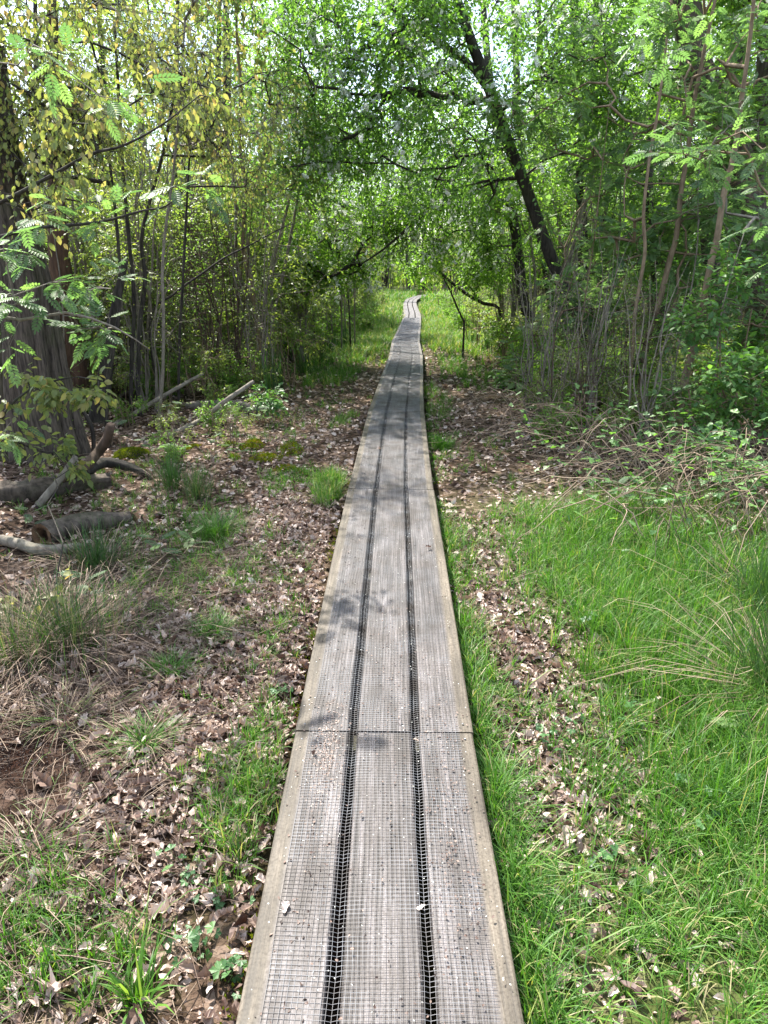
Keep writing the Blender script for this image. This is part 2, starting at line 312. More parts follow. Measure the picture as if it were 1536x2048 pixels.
def lobed(seed, lobes=4, w=.27, curl=.25):
    r = random.Random(seed); V = [(0, 0, 0)]; right = []; left = []
    for s, arr in ((1, right), (-1, left)):
        for i in range(lobes * 2 + 1):
            t = .08 + .88 * i / (lobes * 2); wd = w * (.35 + .65 * math.sin(math.pi * min(1, t * .95 + .12))) * (1.0 if i % 2 else .68) * r.uniform(.85, 1.1)
            arr.append((s * wd, t + r.uniform(-.02, .02), curl * (abs(wd) * 1.3) ** 1.4 * r.uniform(.3, 2.2) + .10 * math.sin(t * 5 + seed) + r.uniform(-.03, .03)))
    mid = [(0, .08 + .88 * i / (lobes * 2), .10 * math.sin((.08 + .88 * i / (lobes * 2)) * 5 + seed)) for i in range(lobes * 2 + 1)]
    V += mid + right + left + [(0, 1.03, .1 * math.sin(5 + seed))]
    m_ = lobes * 2 + 1; T = []
    for i in range(m_ - 1):
        a, b = 1 + i, 2 + i; c, d_ = 1 + m_ + i, 2 + m_ + i; e, f_ = 1 + 2 * m_ + i, 2 + 2 * m_ + i
        T += [(a, c, d_), (a, d_, b), (a, b, f_), (a, f_, e)]
    T += [(0, 1 + m_, 1), (0, 1, 1 + 2 * m_), (m_, 2 * m_, len(V) - 1), (m_, len(V) - 1, 3 * m_)]
    return V, T
P_OAK = [lobed(k, 4 if k % 2 else 3, .24 + .03 * (k % 3), .5 + .5 * (k % 3)) for k in range(6)]
P_CRUMB = [([(0, 0, 0), (.3, .25, .12), (.24, .7, .02), (0, 1, .12), (-.3, .65, .16), (-.22, .2, -.02), (0, .5, -.03)], [(0, 1, 6), (1, 2, 6), (2, 3, 6), (3, 4, 6), (4, 5, 6), (5, 0, 6)]),
           ([(0, 0, 0), (.22, .3, .2), (.33, .62, .1), (.05, 1, .02), (-.2, .75, .22), (-.34, .3, .12), (0, .5, .02)], [(0, 1, 6), (1, 2, 6), (2, 3, 6), (3, 4, 6), (4, 5, 6), (5, 0, 6)])]
def trefoil(lobes=3, notch=.35):
    V = [(0, 0, 0)]; T = []
    for k in range(lobes):
        a = (k - (lobes - 1) / 2) * math.radians(62 if lobes == 3 else 50)
        k0 = len(V); L = .62 - .05 * abs(k - (lobes - 1) / 2)
        for dx, dy, dz in ((.11, .22, .03), (.2, .42, .04), (.08, .5, .02), (0, .62, -.04), (-.08, .5, .02), (-.2, .42, .04), (-.11, .22, .03)):
            V.append((dx * math.cos(a) + dy * L / .62 * math.sin(a), .38 - dx * math.sin(a) + dy * L / .62 * math.cos(a), dz))
        V.append((.3 * L * math.sin(a), .38 + .3 * L * math.cos(a), 0)); c = len(V) - 1
        V.append((0, .38, 0)); o_ = len(V) - 1
        T += [(o_, k0, c), (k0, k0 + 1, c), (k0 + 1, k0 + 2, c), (k0 + 2, k0 + 3, c), (k0 + 3, k0 + 4, c), (k0 + 4, k0 + 5, c), (k0 + 5, k0 + 6, c), (k0 + 6, o_, c)]
    V += [(-.006, 0, 0), (.006, 0, 0), (.004, .4, 0), (-.004, .4, 0)]; b_ = len(V) - 4; T += [(b_, b_ + 1, b_ + 2), (b_, b_ + 2, b_ + 3)]
    return V, T
P_HERB = trefoil(3); P_MAPLE = trefoil(5)
def raceme(seed, nf=24):
    r = random.Random(seed); V, T = [], []
    for i in range(nf):
        t = (i + .5) / nf; a = i * 2.4; rad = .19 * (1.1 - .55 * t)
        c = np.array([rad * math.cos(a), t, rad * math.sin(a)]); k = len(V)
        e1 = nrm(np.array([r.gauss(0, 1), r.gauss(0, 1), r.gauss(0, 1)])); e2 = nrm(np.cross(e1, [r.gauss(0, 1), r.gauss(0, 1), .3])); s = .13
        for p_, q_ in ((-s, 0), (0, -s), (s, 0), (0, s)): V.append(tuple(c + e1 * p_ + e2 * q_))
        T += [(k, k + 1, k + 2), (k, k + 2, k + 3)]
    return V, T
P_RAC = [raceme(1), raceme(2)]

# ------------------------------------------------------------------ plants
def ellip(rng, c, r, n, shell=.35):                  # random points in an ellipsoid, uneven clumps
    k = max(3, n // 14); cen = rng.normal(0, 1, (k, 3)); cen = nrm(cen) * (rng.random((k, 1)) ** shell)
    P = cen[rng.integers(0, k, n)] + rng.normal(0, .17, (n, 3))
    return np.array(c) + P * np.array(r)
def skeleton(rng, trunks, targets, step=.22, arch=.10, jit=.035, upbias=.7):
    TP = np.concatenate([t for t in trunks]); n0 = len(TP)
    cap = n0 + len(targets) * 40
    P = np.zeros((cap, 3)); P[:n0] = TP; par = np.full(cap, -1); n = n0
    d0 = np.array([np.min(np.linalg.norm(TP - t, axis=1)) for t in targets]); ends = []
    for t in targets[np.argsort(d0)]:
        D = np.linalg.norm(P[:n] - t, axis=1) + upbias * np.maximum(0, P[:n, 2] - t[2])
        j = int(np.argmin(D)); a = P[j]; L = np.linalg.norm(t - a); m_ = min(38, max(1, int(L / step)))
        pr = j
        for q in range(1, m_ + 1):
            s = q / m_; P[n] = a * (1 - s) + t * s + np.array([0, 0, arch * L * math.sin(math.pi * s)]) + (rng.normal(0, jit, 3) if q < m_ else 0)
            par[n] = pr; pr = n; n += 1
        ends.append(n - 1)
    P = P[:n]; par = par[:n]; cnt = np.zeros(n); cnt[ends] = 1
    for i in range(n - 1, n0 - 1, -1):
        if par[i] >= 0: cnt[par[i]] += cnt[i]
    return P, par, cnt, n0, np.array(ends)
def twigs(rng, tips, tipdir, k, L, m_, droop=.2, spread=1.0):
    # k twigs per tip; returns rods and leaf sites
    n = len(tips); base = np.repeat(tips, k, 0); td = np.repeat(tipdir, k, 0)
    d = nrm(td * .6 + rng.normal(0, .6 * spread, (n * k, 3)) + np.array([0, 0, -droop]))
    ln = L * rng.uniform(.5, 1.2, (n * k, 1))
    mid = base + d * ln * .5; d2 = nrm(d + rng.normal(0, .25, d.shape) + np.array([0, 0, -droop * .8])); end = mid + d2 * ln * .5
    s = np.linspace(.18, 1.0, m_)[None, :, None]
    pos = np.where(s < .5, base[:, None] + (mid - base)[:, None] * s * 2, mid[:, None] + (end - mid)[:, None] * (s * 2 - 1))
    dd = np.repeat(d2[:, None], m_, 1)
    side = np.cross(dd, np.array([0, 0, 1.])) ; side = nrm(side + 1e-6) * np.where(np.arange(m_) % 2, 1, -1)[None, :, None]
    last = (np.arange(m_) == m_ - 1)[None, :, None]
    ld = np.where(last, dd, dd * .45 + side * .8) + rng.normal(0, .25, dd.shape)
    return base, mid, end, pos.reshape(-1, 3), ld.reshape(-1, 3)
def leaf_frames(rng, d, hang=0.0, up=1.0, rnd=.5):
    d = nrm(d + np.array([0, 0, -hang])); nh = np.array([0, 0, up]) + rng.normal(0, rnd, d.shape)
    return d, nh
LMESH = {}
def leaf_parts(parent, name, proto, key, mat, pos, d, nh, size, rng):
    if key not in LMESH:
        LMESH[key] = []
        for v in (.2, .5, .8):
            a = Acc(); a.add(proto[0], None, proto[1], v); LMESH[key].append(a.mesh(name, mat))
    X = nrm(np.cross(d, nh) + 1e-6); Z = np.cross(X, d)
    for i in range(len(pos)):
        o = bpy.data.objects.new(name, LMESH[key][int(rng.integers(0, 3))]); COL.objects.link(o); o.parent = parent
        M4 = Matrix(((X[i][0], d[i][0], Z[i][0], pos[i][0]), (X[i][1], d[i][1], Z[i][1], pos[i][1]), (X[i][2], d[i][2], Z[i][2], pos[i][2]), (0, 0, 0, 1)))
        o.matrix_local = M4 @ Matrix.Scale(float(size[i]), 4)
def plant(name, label, cat_, group, trunks, targets, seed, bark, leafmat, proto, leaf=.06, k=4, tl=.3, ml=7, hang=.3, droop=.2, up=1.0, rnd=.5,
          base=None, step=.22, arch=.1, rt=.0022, flowers=0, parts=0, sides=9, upbias=.7, twigside=3, trunkname='trunk', flute=0, rough=.03, spread=1.0, varc=.5, expo=.5, sub=None):
    """trunks: list of (points, radii). Everything in world coordinates; stored relative to base."""
    rng = np.random.default_rng(seed); base = np.array(trunks[0][0][0] if base is None else base, float)
    tp = [(cat(t[0]), t[1]) for t in trunks]
    root = thing(name, label, cat_, base, group)
    for pts, rad in tp:
        a = Acc(); R = np.interp(np.linspace(0, 1, len(pts)), np.linspace(0, 1, len(rad)), rad)
        tube(a, pts - base, R, sides, rng, rough, cap=True, flute=flute)
        link(trunkname, a.mesh(trunkname, bark), root)
    if targets is None or len(targets) == 0: return root
    P, par, cnt, n0, ends = skeleton(rng, [t[0] for t in tp], np.asarray(targets), step, arch, upbias=upbias)
    idx = np.arange(n0, len(P)); r = rt * np.maximum(1, cnt) ** expo
    rp = np.where(par[idx] >= n0, r[par[idx]], r[idx] * 1.1)
    a = Acc(); edges(a, P[par[idx]] - base, P[idx] - base, rp, r[idx], 4)
    tipdir = nrm(P[ends] - P[par[ends]])
    b, md, e, lp, ld = twigs(rng, P[ends], tipdir, k, tl, ml, droop, spread)
    edges(a, b - base, md - base, rt * .9, rt * .7, twigside); edges(a, md - base, e - base, rt * .7, rt * .35, twigside)
    link('branches', a.mesh('branches', bark), root, 'stuff')
    d, nh = leaf_frames(rng, ld, hang, up, rnd)
    size = leaf * rng.uniform(.6, 1.25, len(lp)); var = np.clip(rng.normal(varc, .24, len(lp)), 0, 1)
    sel = np.zeros(len(lp), bool)
    if parts:
        u, v, zc = prj(lp); score = size / zc; score[(u < -10) | (u > 1546) | (v < -10) | (v > 2058) | (zc < .5)] = 0
        o_ = np.argsort(-score)[:parts]; sel[o_[score[o_] > 0]] = True
        leaf_parts(root, 'leaf', proto, name + leafmat.name, leafmat, lp[sel] - base, d[sel], nh[sel], size[sel], rng)
    a = Acc(); q = ~sel; stamp(a, proto, lp[q] - base, d[q], nh[q], size[q], var[q])
    link('foliage', a.mesh('foliage', leafmat), root, 'stuff')
    if flowers:
        c_ = np.sin(lp[:, 0] * 3.1 + lp[:, 2] * 2.3 + seed) * np.sin(lp[:, 1] * 2.7 - lp[:, 2] * 3.3) + .5 * np.sin(lp[:, 0] * 7 + lp[:, 1] * 6) * np.sin(lp[:, 2] * 8); w_ = np.clip(c_ - .25, 0, 1) ** 1.2 + .02; f = rng.choice(len(lp), flowers, replace=False, p=w_ / w_.sum())
        fd = nrm(rng.normal(0, .5, (len(f), 3)) + np.array([0, 0, -.5])); a = Acc()
        h = len(f) // 2
        for pr, s_ in ((P_RAC[0], slice(0, h)), (P_RAC[1], slice(h, None))):
            stamp(a, pr, lp[f[s_]] - base, fd[s_], rng.normal(0, 1, fd[s_].shape), rng.uniform(.07, .12, len(f[s_])), rng.random(len(f[s_])))
        link('blossom', a.mesh('blossom', M['blossom']), root, 'stuff')
    return root
def P3(lst, Y):                                       # polyline of photo pixels at distance(s) Y
    Y = np.interp(np.linspace(0, 1, len(lst)), np.linspace(0, 1, len(Y)), Y) if np.ndim(Y) else np.full(len(lst), Y)
    return [at(px, py, y) for (px, py), y in zip(lst, Y)]
def rooted(pts, depth=.05):                           # let a stem start in the ground
    p = np.array(pts[0]); g = float(gz(p[0], p[1])); q = p.copy(); q[2] = g - depth
    if p[2] > g + .02: return [q] + list(pts)
    r_ = list(pts); r_[0] = q; return r_
def rpx(px, Y): return px * .5 * Y / FPX

# ------------------------------------------------------------------ ground
def gauss(x, y, L):
    s = 0
    for cx, cy_, rx, ry, w in L: s = s + w * np.exp(-((x - cx) / rx) ** 2 - ((y - cy_) / ry) ** 2)
    return s
GREEN = [(.66, 3.1, .12, 1.2, -.8), (1.6, 2.8, 1.0, 1.9, 1.2), (1.1, 4.2, .6, .9, .9), (.9, 1.3, .5, .6, .8), (-.47, 1.9, .12, .35, .6), (-.85, 1.3, .25, .2, .4), (-.45, 5.4, .12, .5, .9), (-.9, 3.7, .5, .6, .35),
         (-.6, 21, 1.0, 6, 1.2), (1.9, 22, 1.0, 6, 1.2), (-.2, 30, 1.5, 8, 1.2), (2.6, 32, 1.2, 8, 1.2), (0, 42, 3, 5, 1), (-1.2, 14.5, .5, 2, .7), (-14, 24, 11, 12, .9), (14, 24, 11, 12, .9), (0, 75, 60, 35, 1)]
SOIL = [(-1.38, 2.15, .24, .22, 1.3), (1.06, 3.44, .12, .14, 1.0), (-.7, 1.75, .25, .12, .5)]
def ax(segs):
    out = []
    for a_, b_, s_ in segs: out += list(np.arange(a_, b_, s_))
    return np.array(out + [segs[-1][1]])
xs = ax([(-220, -60, 16), (-60, -20, 4), (-20, -6, .7), (-6, -3, .15), (-3, 3, .045), (3, 6, .15), (6, 20, .7), (20, 60, 4), (60, 220, 16)])
ys = ax([(-60, -8, 4), (-8, 0, .6), (0, 6, .045), (6, 12, .09), (12, 24, .25), (24, 60, 1), (60, 320, 13)])
X, Y = np.meshgrid(xs, ys); Z = gz(X, Y)
rng = np.random.default_rng(5)
near = (np.abs(X) < 5) & (Y < 14)
Z = Z + near * rng.normal(0, .0045, Z.shape) * (np.abs(X - path_x(Y)) > .34)
Z = Z + .04 * np.exp(-((X + 1.35) / .3) ** 2 - ((Y - 2.1) / .3) ** 2)
nx, ny = len(xs), len(ys); i = (np.arange(ny - 1)[:, None] * nx + np.arange(nx - 1)[None]).ravel()
a = Acc(); a.add(np.stack([X, Y, Z], -1).reshape(-1, 3), np.stack([i, i + 1, i + nx + 1, i + nx], -1), None, np.clip(gauss(X, Y, GREEN), 0, 1).ravel())
me = a.mesh('ground', M['floor']); at_ = me.attributes.new('soil', 'FLOAT', 'POINT')
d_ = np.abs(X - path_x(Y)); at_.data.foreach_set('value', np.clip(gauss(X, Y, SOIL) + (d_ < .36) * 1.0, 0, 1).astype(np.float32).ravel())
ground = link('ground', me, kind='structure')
ground['label'] = 'forest floor of brown soil and leaf litter on both sides of the boardwalk'

# ------------------------------------------------------------------ boardwalk
bw = thing('boardwalk', 'narrow grey three-plank boardwalk covered with wire netting, running away through the wood', 'boardwalk', (0, 0, 0))
PW, GAP, TH = .187, .031, .045
rng = np.random.default_rng(11)
nseg = len(PATH) - 1
tang = nrm(np.vstack([PATH[1] - PATH[0]] + [nrm(PATH[i + 1] - PATH[i]) + nrm(PATH[i] - PATH[i - 1]) for i in range(1, nseg)] + [PATH[-1] - PATH[-2]]))
def across(i): return nrm(np.array([tang[i][1], -tang[i][0], 0.]))
for i in range(nseg):
    A, B = PATH[i], PATH[i + 1]; dr = nrm(B - A); ang = math.atan2(-dr[0], dr[1]); L = np.linalg.norm(B - A)
    ca, sa = math.cos(-ang), math.sin(-ang)
    for q in (-1, 0, 1):
        dz = rng.uniform(-.004, .003); ofs = q * (PW + GAP) + rng.uniform(-.003, .003)
        prof = [(-PW / 2, -TH), (-PW / 2, -.006), (-PW / 2 + .002, -.002), (-PW / 2 + .007, 0)] + [(-PW / 2 + .007 + (PW - .014) * t, 0) for t in (.2, .27, .4, .6, .73, .8)] + [(PW / 2 - .007, 0), (PW / 2 - .002, -.002), (PW / 2, -.006), (PW / 2, -TH)]
        K = 12 if i < 8 else 3; V = []; W = []
        bow = rng.uniform(-.009, .004); swp = rng.uniform(-.004, .004)
        e0, e1 = .004 + rng.uniform(0, .004), .005 + rng.uniform(0, .004)
        for s in np.linspace(e0 / L, 1 - e1 / L, K):
            c = A * (1 - s) + B * s; ac = across(i) * (1 - s) + across(i + 1) * s
            w_ = bow * math.sin(math.pi * s)
            for x_, z_ in prof:
                pt = c + ac * (ofs + x_ + swp * math.sin(math.pi * s)) + np.array([0, 0, z_ + dz + w_]) - A
                V.append((pt[0] * ca - pt[1] * sa, pt[0] * sa + pt[1] * ca, pt[2]))
                outer = q * x_ if q else -1
                W.append(min(1, max(0, (outer - (PW / 2 - .056)) / .01)) if q else 0)
        m_ = len(prof); I = (np.arange(K - 1)[:, None] * m_ + np.arange(m_)[None]); J = (np.arange(K - 1)[:, None] * m_ + (np.arange(m_)[None] + 1) % m_)
        Q = np.stack([I, J, J + m_, I + m_], -1).reshape(-1, 4); a = Acc()
        a.add(V, Q, [(0, k + 1, k) for k in range(1, m_ - 1)] + [((K - 1) * m_, (K - 1) * m_ + k, (K - 1) * m_ + k + 1) for k in range(1, m_ - 1)], np.array(W))
        o = link('plank', a.mesh('plank', M['plank'], smooth=False), bw); o.location = tuple(A); o.rotation_euler = (0, 0, ang)
    # bearer under each joint, two per span
    for s in (0.0, .5):
        c = A * (1 - s) + B * s; ac = across(i); al = np.array([-ac[1], ac[0], 0.]); a = Acc(); V = []
        for zz in (-TH - .105, -TH - .004):
            for xx, yy in ((-.29, -.04), (.29, -.04), (.29, .04), (-.29, .04)): V.append(c + ac * xx + al * yy + np.array([0, 0, zz]))
        a.add(V, [(0, 1, 5, 4), (1, 2, 6, 5), (2, 3, 7, 6), (3, 0, 4, 7), (4, 5, 6, 7), (3, 2, 1, 0)], None, 0)
        link('bearer', a.mesh('bearer', M['bark_dark'], smooth=False), bw)
    # wire netting
    if A[1] < 23:
        sp = .0127; a = Acc(); hw = .00065
        half = 1.5 * PW + GAP - .052
        xs_ = np.arange(-half, half + .001, sp)
        fine = A[1] < 8
        def wz(x): return .0065 - .005 * np.exp(-((np.abs(x) - (PW + GAP) / 2) / .009) ** 2)
        def pt(s, x):
            s = np.asarray(s)[..., None]; c = A * (1 - s) + B * s; ac = across(i) * (1 - s) + across(i + 1) * s
            wob = .0016 * np.sin(s[..., 0] * L * 9 + x * 31) + .0012 * np.sin(s[..., 0] * L * 23 + i)
            out = c + ac * (x + wob)[..., None]; out[..., 2] += wz(x) + .0012 * np.sin(s[..., 0] * L * 13 + x * 40); return out
        ss = np.linspace(0, 1, 26 if fine else 10)
        for x_ in xs_:
            c = pt(ss, np.full(len(ss), x_)); edges(a, c[:-1], c[1:], hw, hw, 3)
        nt = int(L / sp)
        xc = np.array([-half, -.16, -.121, -.108, -.095, -.04, .04, .095, .108, .121, .16, half]) if fine else np.array([-half, -.108, .108, half])
        for s_ in (np.arange(nt) + .5) / nt:
            bowy = .0025 * np.sin(xc * 14 + s_ * 9) / L
            c = pt(s_ + bowy, xc); edges(a, c[:-1], c[1:], hw, hw, 3)
        o = link('wire_netting', a.mesh('wire_netting', M['wire']), bw, 'stuff')

# screw heads near the joints, and things lying on the boards
ms = Acc(); t_ = np.linspace(0, 6.283, 9)[:-1]; ms.add([(math.cos(q) * .0042, math.sin(q) * .0042, 0) for q in t_] + [(math.cos(q) * .0034, math.sin(q) * .0034, .0016) for q in t_] + [(0, 0, .0008)], [(j, (j + 1) % 8, 8 + (j + 1) % 8, 8 + j) for j in range(8)], [(8 + j, 8 + (j + 1) % 8, 16) for j in range(8)], 0)
ms = ms.mesh('screw', M['wire'])
for i in range(0, 4):
    for s in ((.015, .985) if i else (.985,)):
        c = PATH[i] * (1 - s) + PATH[i + 1] * s
        for q in (-1, 0, 1):
            for e_ in (-.065, .062): o = link('screw', ms, bw); o.location = (c[0] + q * (PW + GAP) + e_, c[1], c[2] + .0015)
for lb, px, py, sz_, pr, vv, ng in (('curled grey dead leaf caught on the netting, left plank of the near span', 570, 1815, .034, 1, .9, 'dead_leaf'), ('orange-brown leaf scrap on the left plank just before the near joint', 628, 1506, .022, 2, .45, 'dead_leaf'),
        ('orange-brown scrap wedged in the right gap at the near joint', 832, 1480, .02, 0, .4, 'dead_leaf'), ('pale shrivelled leaf stuck in the right gap of the near span', 842, 1815, .024, 3, .8, 'dead_leaf'), ('thin dark leaf scrap on the right plank of the second span', 856, 1095, .04, 4, .2, 'dead_leaf'),
        ('greenish lichen scrap on the left plank beyond the second joint', 757, 900, .04, 5, .7, 'dead_leaf'), ('small whitish wood chip on the right plank of the near span', 903, 1660, .010, 1, 1.0, 'wood_chip'), ('dull brown crumpled leaf on the middle plank', 722, 1625, .018, 3, .5, 'dead_leaf')):
    x, y = gp(px, py, .16); z = float(np.interp(y, PATH[:, 1], PATH[:, 2])) + .011; V_, T_ = P_OAK[pr]; a = Acc(); a.add(np.array(V_) * [sz_ * 1.2, sz_, sz_] - [0, sz_ * .5, 0], None, T_, vv)
    o = link(ng, a.mesh(ng, M['litter'], smooth=False)); o.location = (x, y, z); o.rotation_euler = (.1, -.1, px * .7); tag(o, lb, ng.replace('_', ' '))

# petals and crumbs lying on the planks
rng = np.random.default_rng(3); a = Acc(); N = 1700
yy = 1.0 + 17 * rng.random(N) ** 1.15; xx = path_x(yy) + rng.uniform(-.3, .3, N)
zt = np.interp(yy, PATH[:, 1], PATH[:, 2]) + .005
stamp(a, P_SMALL, np.stack([xx, yy, zt], -1), np.c_[rng.normal(0, 1, (N, 2)), np.zeros(N)], np.array([[0, 0, 1.]]) + rng.normal(0, .3, (N, 3)), rng.uniform(.003, .0075, N), rng.random(N), rng.uniform(.004, .009, N))
o = link('fallen_petals', a.mesh('fallen_petals', M['petal']), kind='stuff'); o['label'] = 'tiny white petals sprinkled over the boardwalk'
a = Acc(); N = 800; yy = 1.0 + 5 * rng.random(N) ** 1.3; xx = path_x(yy) + np.where(rng.random(N) < .55, rng.normal(-.19, .035, N), rng.uniform(-.29, .29, N)); zt = np.interp(yy, PATH[:, 1], PATH[:, 2]) + .006
stamp(a, P_CRUMB[0], np.stack([xx, yy, zt], -1), np.c_[rng.normal(0, 1, (N, 2)), np.zeros(N)], np.array([[0, 0, 1.]]) + rng.normal(0, .4, (N, 3)), rng.uniform(.003, .012, N), rng.random(N) * .7)
for mx_, my_, sx_, sy_, k_, v0 in ((-.19, 1.9, .03, .22, 900, .8), (-.20, 1.45, .025, .12, 500, .8), (-.19, 1.3, .03, .2, 500, .3), (.2, 1.7, .04, .3, 450, .5), (.03, 2.6, .06, .6, 350, .5)):
    x_ = rng.normal(mx_, sx_, k_); y_ = rng.normal(my_, sy_, k_); k2 = (np.abs(x_) < .3) & (y_ > .9) & (np.abs(np.abs(x_) - .109) > .018); x_, y_ = x_[k2], y_[k2]; k_ = len(x_)
    stamp(a, P_CRUMB[1], np.stack([x_ + path_x(y_), y_, np.full(k_, .1525)], -1), np.c_[rng.normal(0, 1, (k_, 2)), np.zeros(k_)], np.array([[0, 0, 1.]]) + rng.normal(0, .3, (k_, 3)), rng.uniform(.003, .011, k_), np.clip(rng.normal(v0, .15, k_), 0, 1))
o = link('bark_crumbs', a.mesh('bark_crumbs', M['litter']), kind='stuff'); o['label'] = 'brown crumbs of leaf and bark caught in the netting'

# ------------------------------------------------------------------ ground cover
def offpath(x, y, m_=.345): return np.abs(x - path_x(y)) > m_
def place(x, y, dz=0): return np.stack([x, y, gz(x, y) + dz], -1)
rng = np.random.default_rng(21)
# scattered litter
a = Acc()
def scatter_litter(n, x0, x1, y0, y1, s0, s1, protos, thin=None):
    x = rng.uniform(x0, x1, n); y = rng.uniform(y0, y1, n)
    keep = offpath(x, y); g = gauss(x, y, GREEN); keep &= rng.random(n) > np.clip(g * .62 + gauss(x, y, SOIL) * .9, 0, .93)
    cl = .5 + .5 * np.sin(3.1 * x + 1.3 * y) * np.sin(2.3 * y - 1.7 * x + 1); keep &= rng.random(n) < .45 + .7 * cl
    x, y = x[keep], y[keep]; k = len(x)
    pos = place(x, y, rng.uniform(0, .022, k)); d = np.c_[rng.normal(0, 1, (k, 2)), rng.normal(0, .28, k)]; nh = np.array([[0, 0, 1.]]) + rng.normal(0, .55, (k, 3))
    sz = rng.uniform(s0, s1, k); va = np.clip(rng.normal(.63, .27, k), 0, 1); w = rng.integers(0, len(protos), k)
    for q, pr in enumerate(protos):
        s_ = w == q; stamp(a, pr, pos[s_], d[s_], nh[s_], sz[s_], va[s_])
scatter_litter(9000, -1.9, 1.7, .9, 3.6, .022, .055, P_OAK)
scatter_litter(16000, -1.9, 1.7, .9, 3.6, .008, .028, P_CRUMB)
scatter_litter(20000, -4.2, 3.2, 3.2, 9, .025, .065, P_CRUMB)
scatter_litter(9000, -5, 4, 9, 17, .04, .085, P_CRUMB)
n_ = 9000; x = rng.normal(-1.38, .2, n_); y = rng.normal(2.15, .19, n_)
stamp(a, P_CRUMB[1], place(x, y, .04 * np.exp(-((x + 1.35) / .3) ** 2 - ((y - 2.1) / .3) ** 2) + rng.uniform(0, .006, n_)), rng.normal(0, 1, (n_, 3)), rng.normal(0, 1, (n_, 3)), rng.uniform(.003, .009, n_), rng.uniform(0, .04, n_))
for x0, x1, y0, y1, n_ in ((.45, 1.0, 1.7, 4.8, 2000), (-1.0, -.36, 1.5, 5.5, 3600)):
    x = rng.uniform(x0, x1, n_); y = rng.uniform(y0, y1, n_); w = rng.integers(0, 6, n_)
    for q in range(6):
        t_ = w == q; m_ = int(t_.sum()); stamp(a, P_OAK[q], place(x[t_], y[t_], rng.uniform(.004, .025, m_)), np.c_[rng.normal(0, 1, (m_, 2)), rng.normal(0, .3, m_)], np.array([[0, 0, 1.]]) + rng.normal(0, .5, (m_, 3)), rng.uniform(.02, .05, m_), np.clip(rng.normal(.68, .24, m_), 0, 1))
o = link('leaf_litter', a.mesh('leaf_litter', M['litter'], smooth=False), kind='stuff'); o['label'] = 'pale pinkish brown dead leaves strewn over the forest floor'
# the biggest separate dead leaves, pieces of the ground
oakm = []
for q, pr in enumerate(P_OAK):
    b_ = Acc(); b_.add(pr[0], None, pr[1], .45 + .09 * q); oakm.append(b_.mesh('oak_leaf', M['litter'], smooth=False))
cnt_ = 0; tries = 0
while cnt_ < 260 and tries < 9000:
    tries += 1; x = rng.uniform(-1.5, 1.3); y = 1.0 + 2.6 * rng.random() ** 1.3
    if not offpath(x, y, .36) or rng.random() < min(.85, .75 * float(gauss(x, y, GREEN))): continue
    o = link('oak_leaf', oakm[int(rng.integers(0, 6))], ground); o.location = (x, y, float(gz(x, y)) + rng.uniform(.012, .03))
    o.rotation_euler = (rng.normal(0, .35), rng.normal(0, .35), rng.uniform(0, 6.28)); s_ = rng.uniform(.045, .08); o.scale = (s_, s_, s_); cnt_ += 1

def blades(acc, x, y, h, w, lean, var, z=None, stiff=1.5, dirs=None):
    n = len(x); z = gz(x, y) - .004 if z is None else z
    th = rng.uniform(0, 2 * np.pi, n) if dirs is None else dirs
    D = np.stack([np.cos(th), np.sin(th), np.zeros(n)], -1); Sd = np.stack([-np.sin(th), np.cos(th), np.zeros(n)], -1)
    tw = rng.uniform(-1, 1, n)[:, None]; Sd = nrm(Sd + D * tw * .8)
    B = np.stack([x, y, z], -1); V = []
    for s, wf in ((0, .8), (.35, 1.0), (.72, .7)):
        c = B + D * (lean * h * s ** stiff)[:, None] + np.array([0, 0, 1.]) * (h * s * (1 - .32 * lean * s))[:, None]
        V += [c - Sd * (w * wf / 2)[:, None], c + Sd * (w * wf / 2)[:, None]]
    V.append(B + D * (lean * h)[:, None] + np.array([0, 0, 1.]) * (h * (1 - .42 * lean))[:, None])
    V = np.stack(V, 1); o_ = np.arange(n)[:, None] * 7
    Q = np.concatenate([o_ + np.array([[0, 1, 3, 2]]), o_ + np.array([[2, 3, 5, 4]])]); T = o_ + np.array([[4, 5, 6]])
    acc.add(V.reshape(-1, 3), Q, T, np.repeat(var, 7))
def patch(acc, cx, cy_, rx, ry, n, h0, h1, w=.0035, lean=.6, edge=.5, varc=.5, tuft=14):
    k = max(1, n // tuft); r_ = np.sqrt(rng.random(k)) ; t = rng.uniform(0, 6.283, k); f = r_ * (1 + edge * rng.normal(0, .35, k))
    tx = cx + rx * f * np.cos(t); ty = cy_ + ry * f * np.sin(t); i_ = np.repeat(np.arange(k), tuft)
    x = tx[i_] + rng.normal(0, .014, len(i_)); y = ty[i_] + rng.normal(0, .014, len(i_)); hs = rng.uniform(h0, h1, k)[i_] * rng.uniform(.5, 1.15, len(i_))
    s_ = offpath(x, y, .33) & (rng.random(len(x)) > (.62 + .3 * np.sin(y * 5 + x * 9)) * np.exp(-((x - .63 - .05 * (y - 3) - .05 * np.sin(y * 3.1)) / .15) ** 2) * (y > 1.6) * (y < 5)); x, y, hs = x[s_], y[s_], hs[s_]; m_ = len(x)
    blades(acc, x, y, hs, w * rng.uniform(.6, 1.3, m_), np.clip(rng.normal(lean, .32, m_), .05, 1.4), np.clip(rng.normal(varc, .25, m_), 0, 1))
a = Acc()
patch(a, 1.55, 2.95, .9, 1.7, 15000, .08, .22, edge=.8); patch(a, 1.75, 2.8, .6, 1.2, 11000, .15, .30)                       # dense sward to the right
patch(a, 1.0, 1.45, .6, .5, 4200, .05, .14, lean=.8, edge=1, varc=.6)
patch(a, .75, 2.0, .4, .7, 2600, .06, .14, lean=.7)
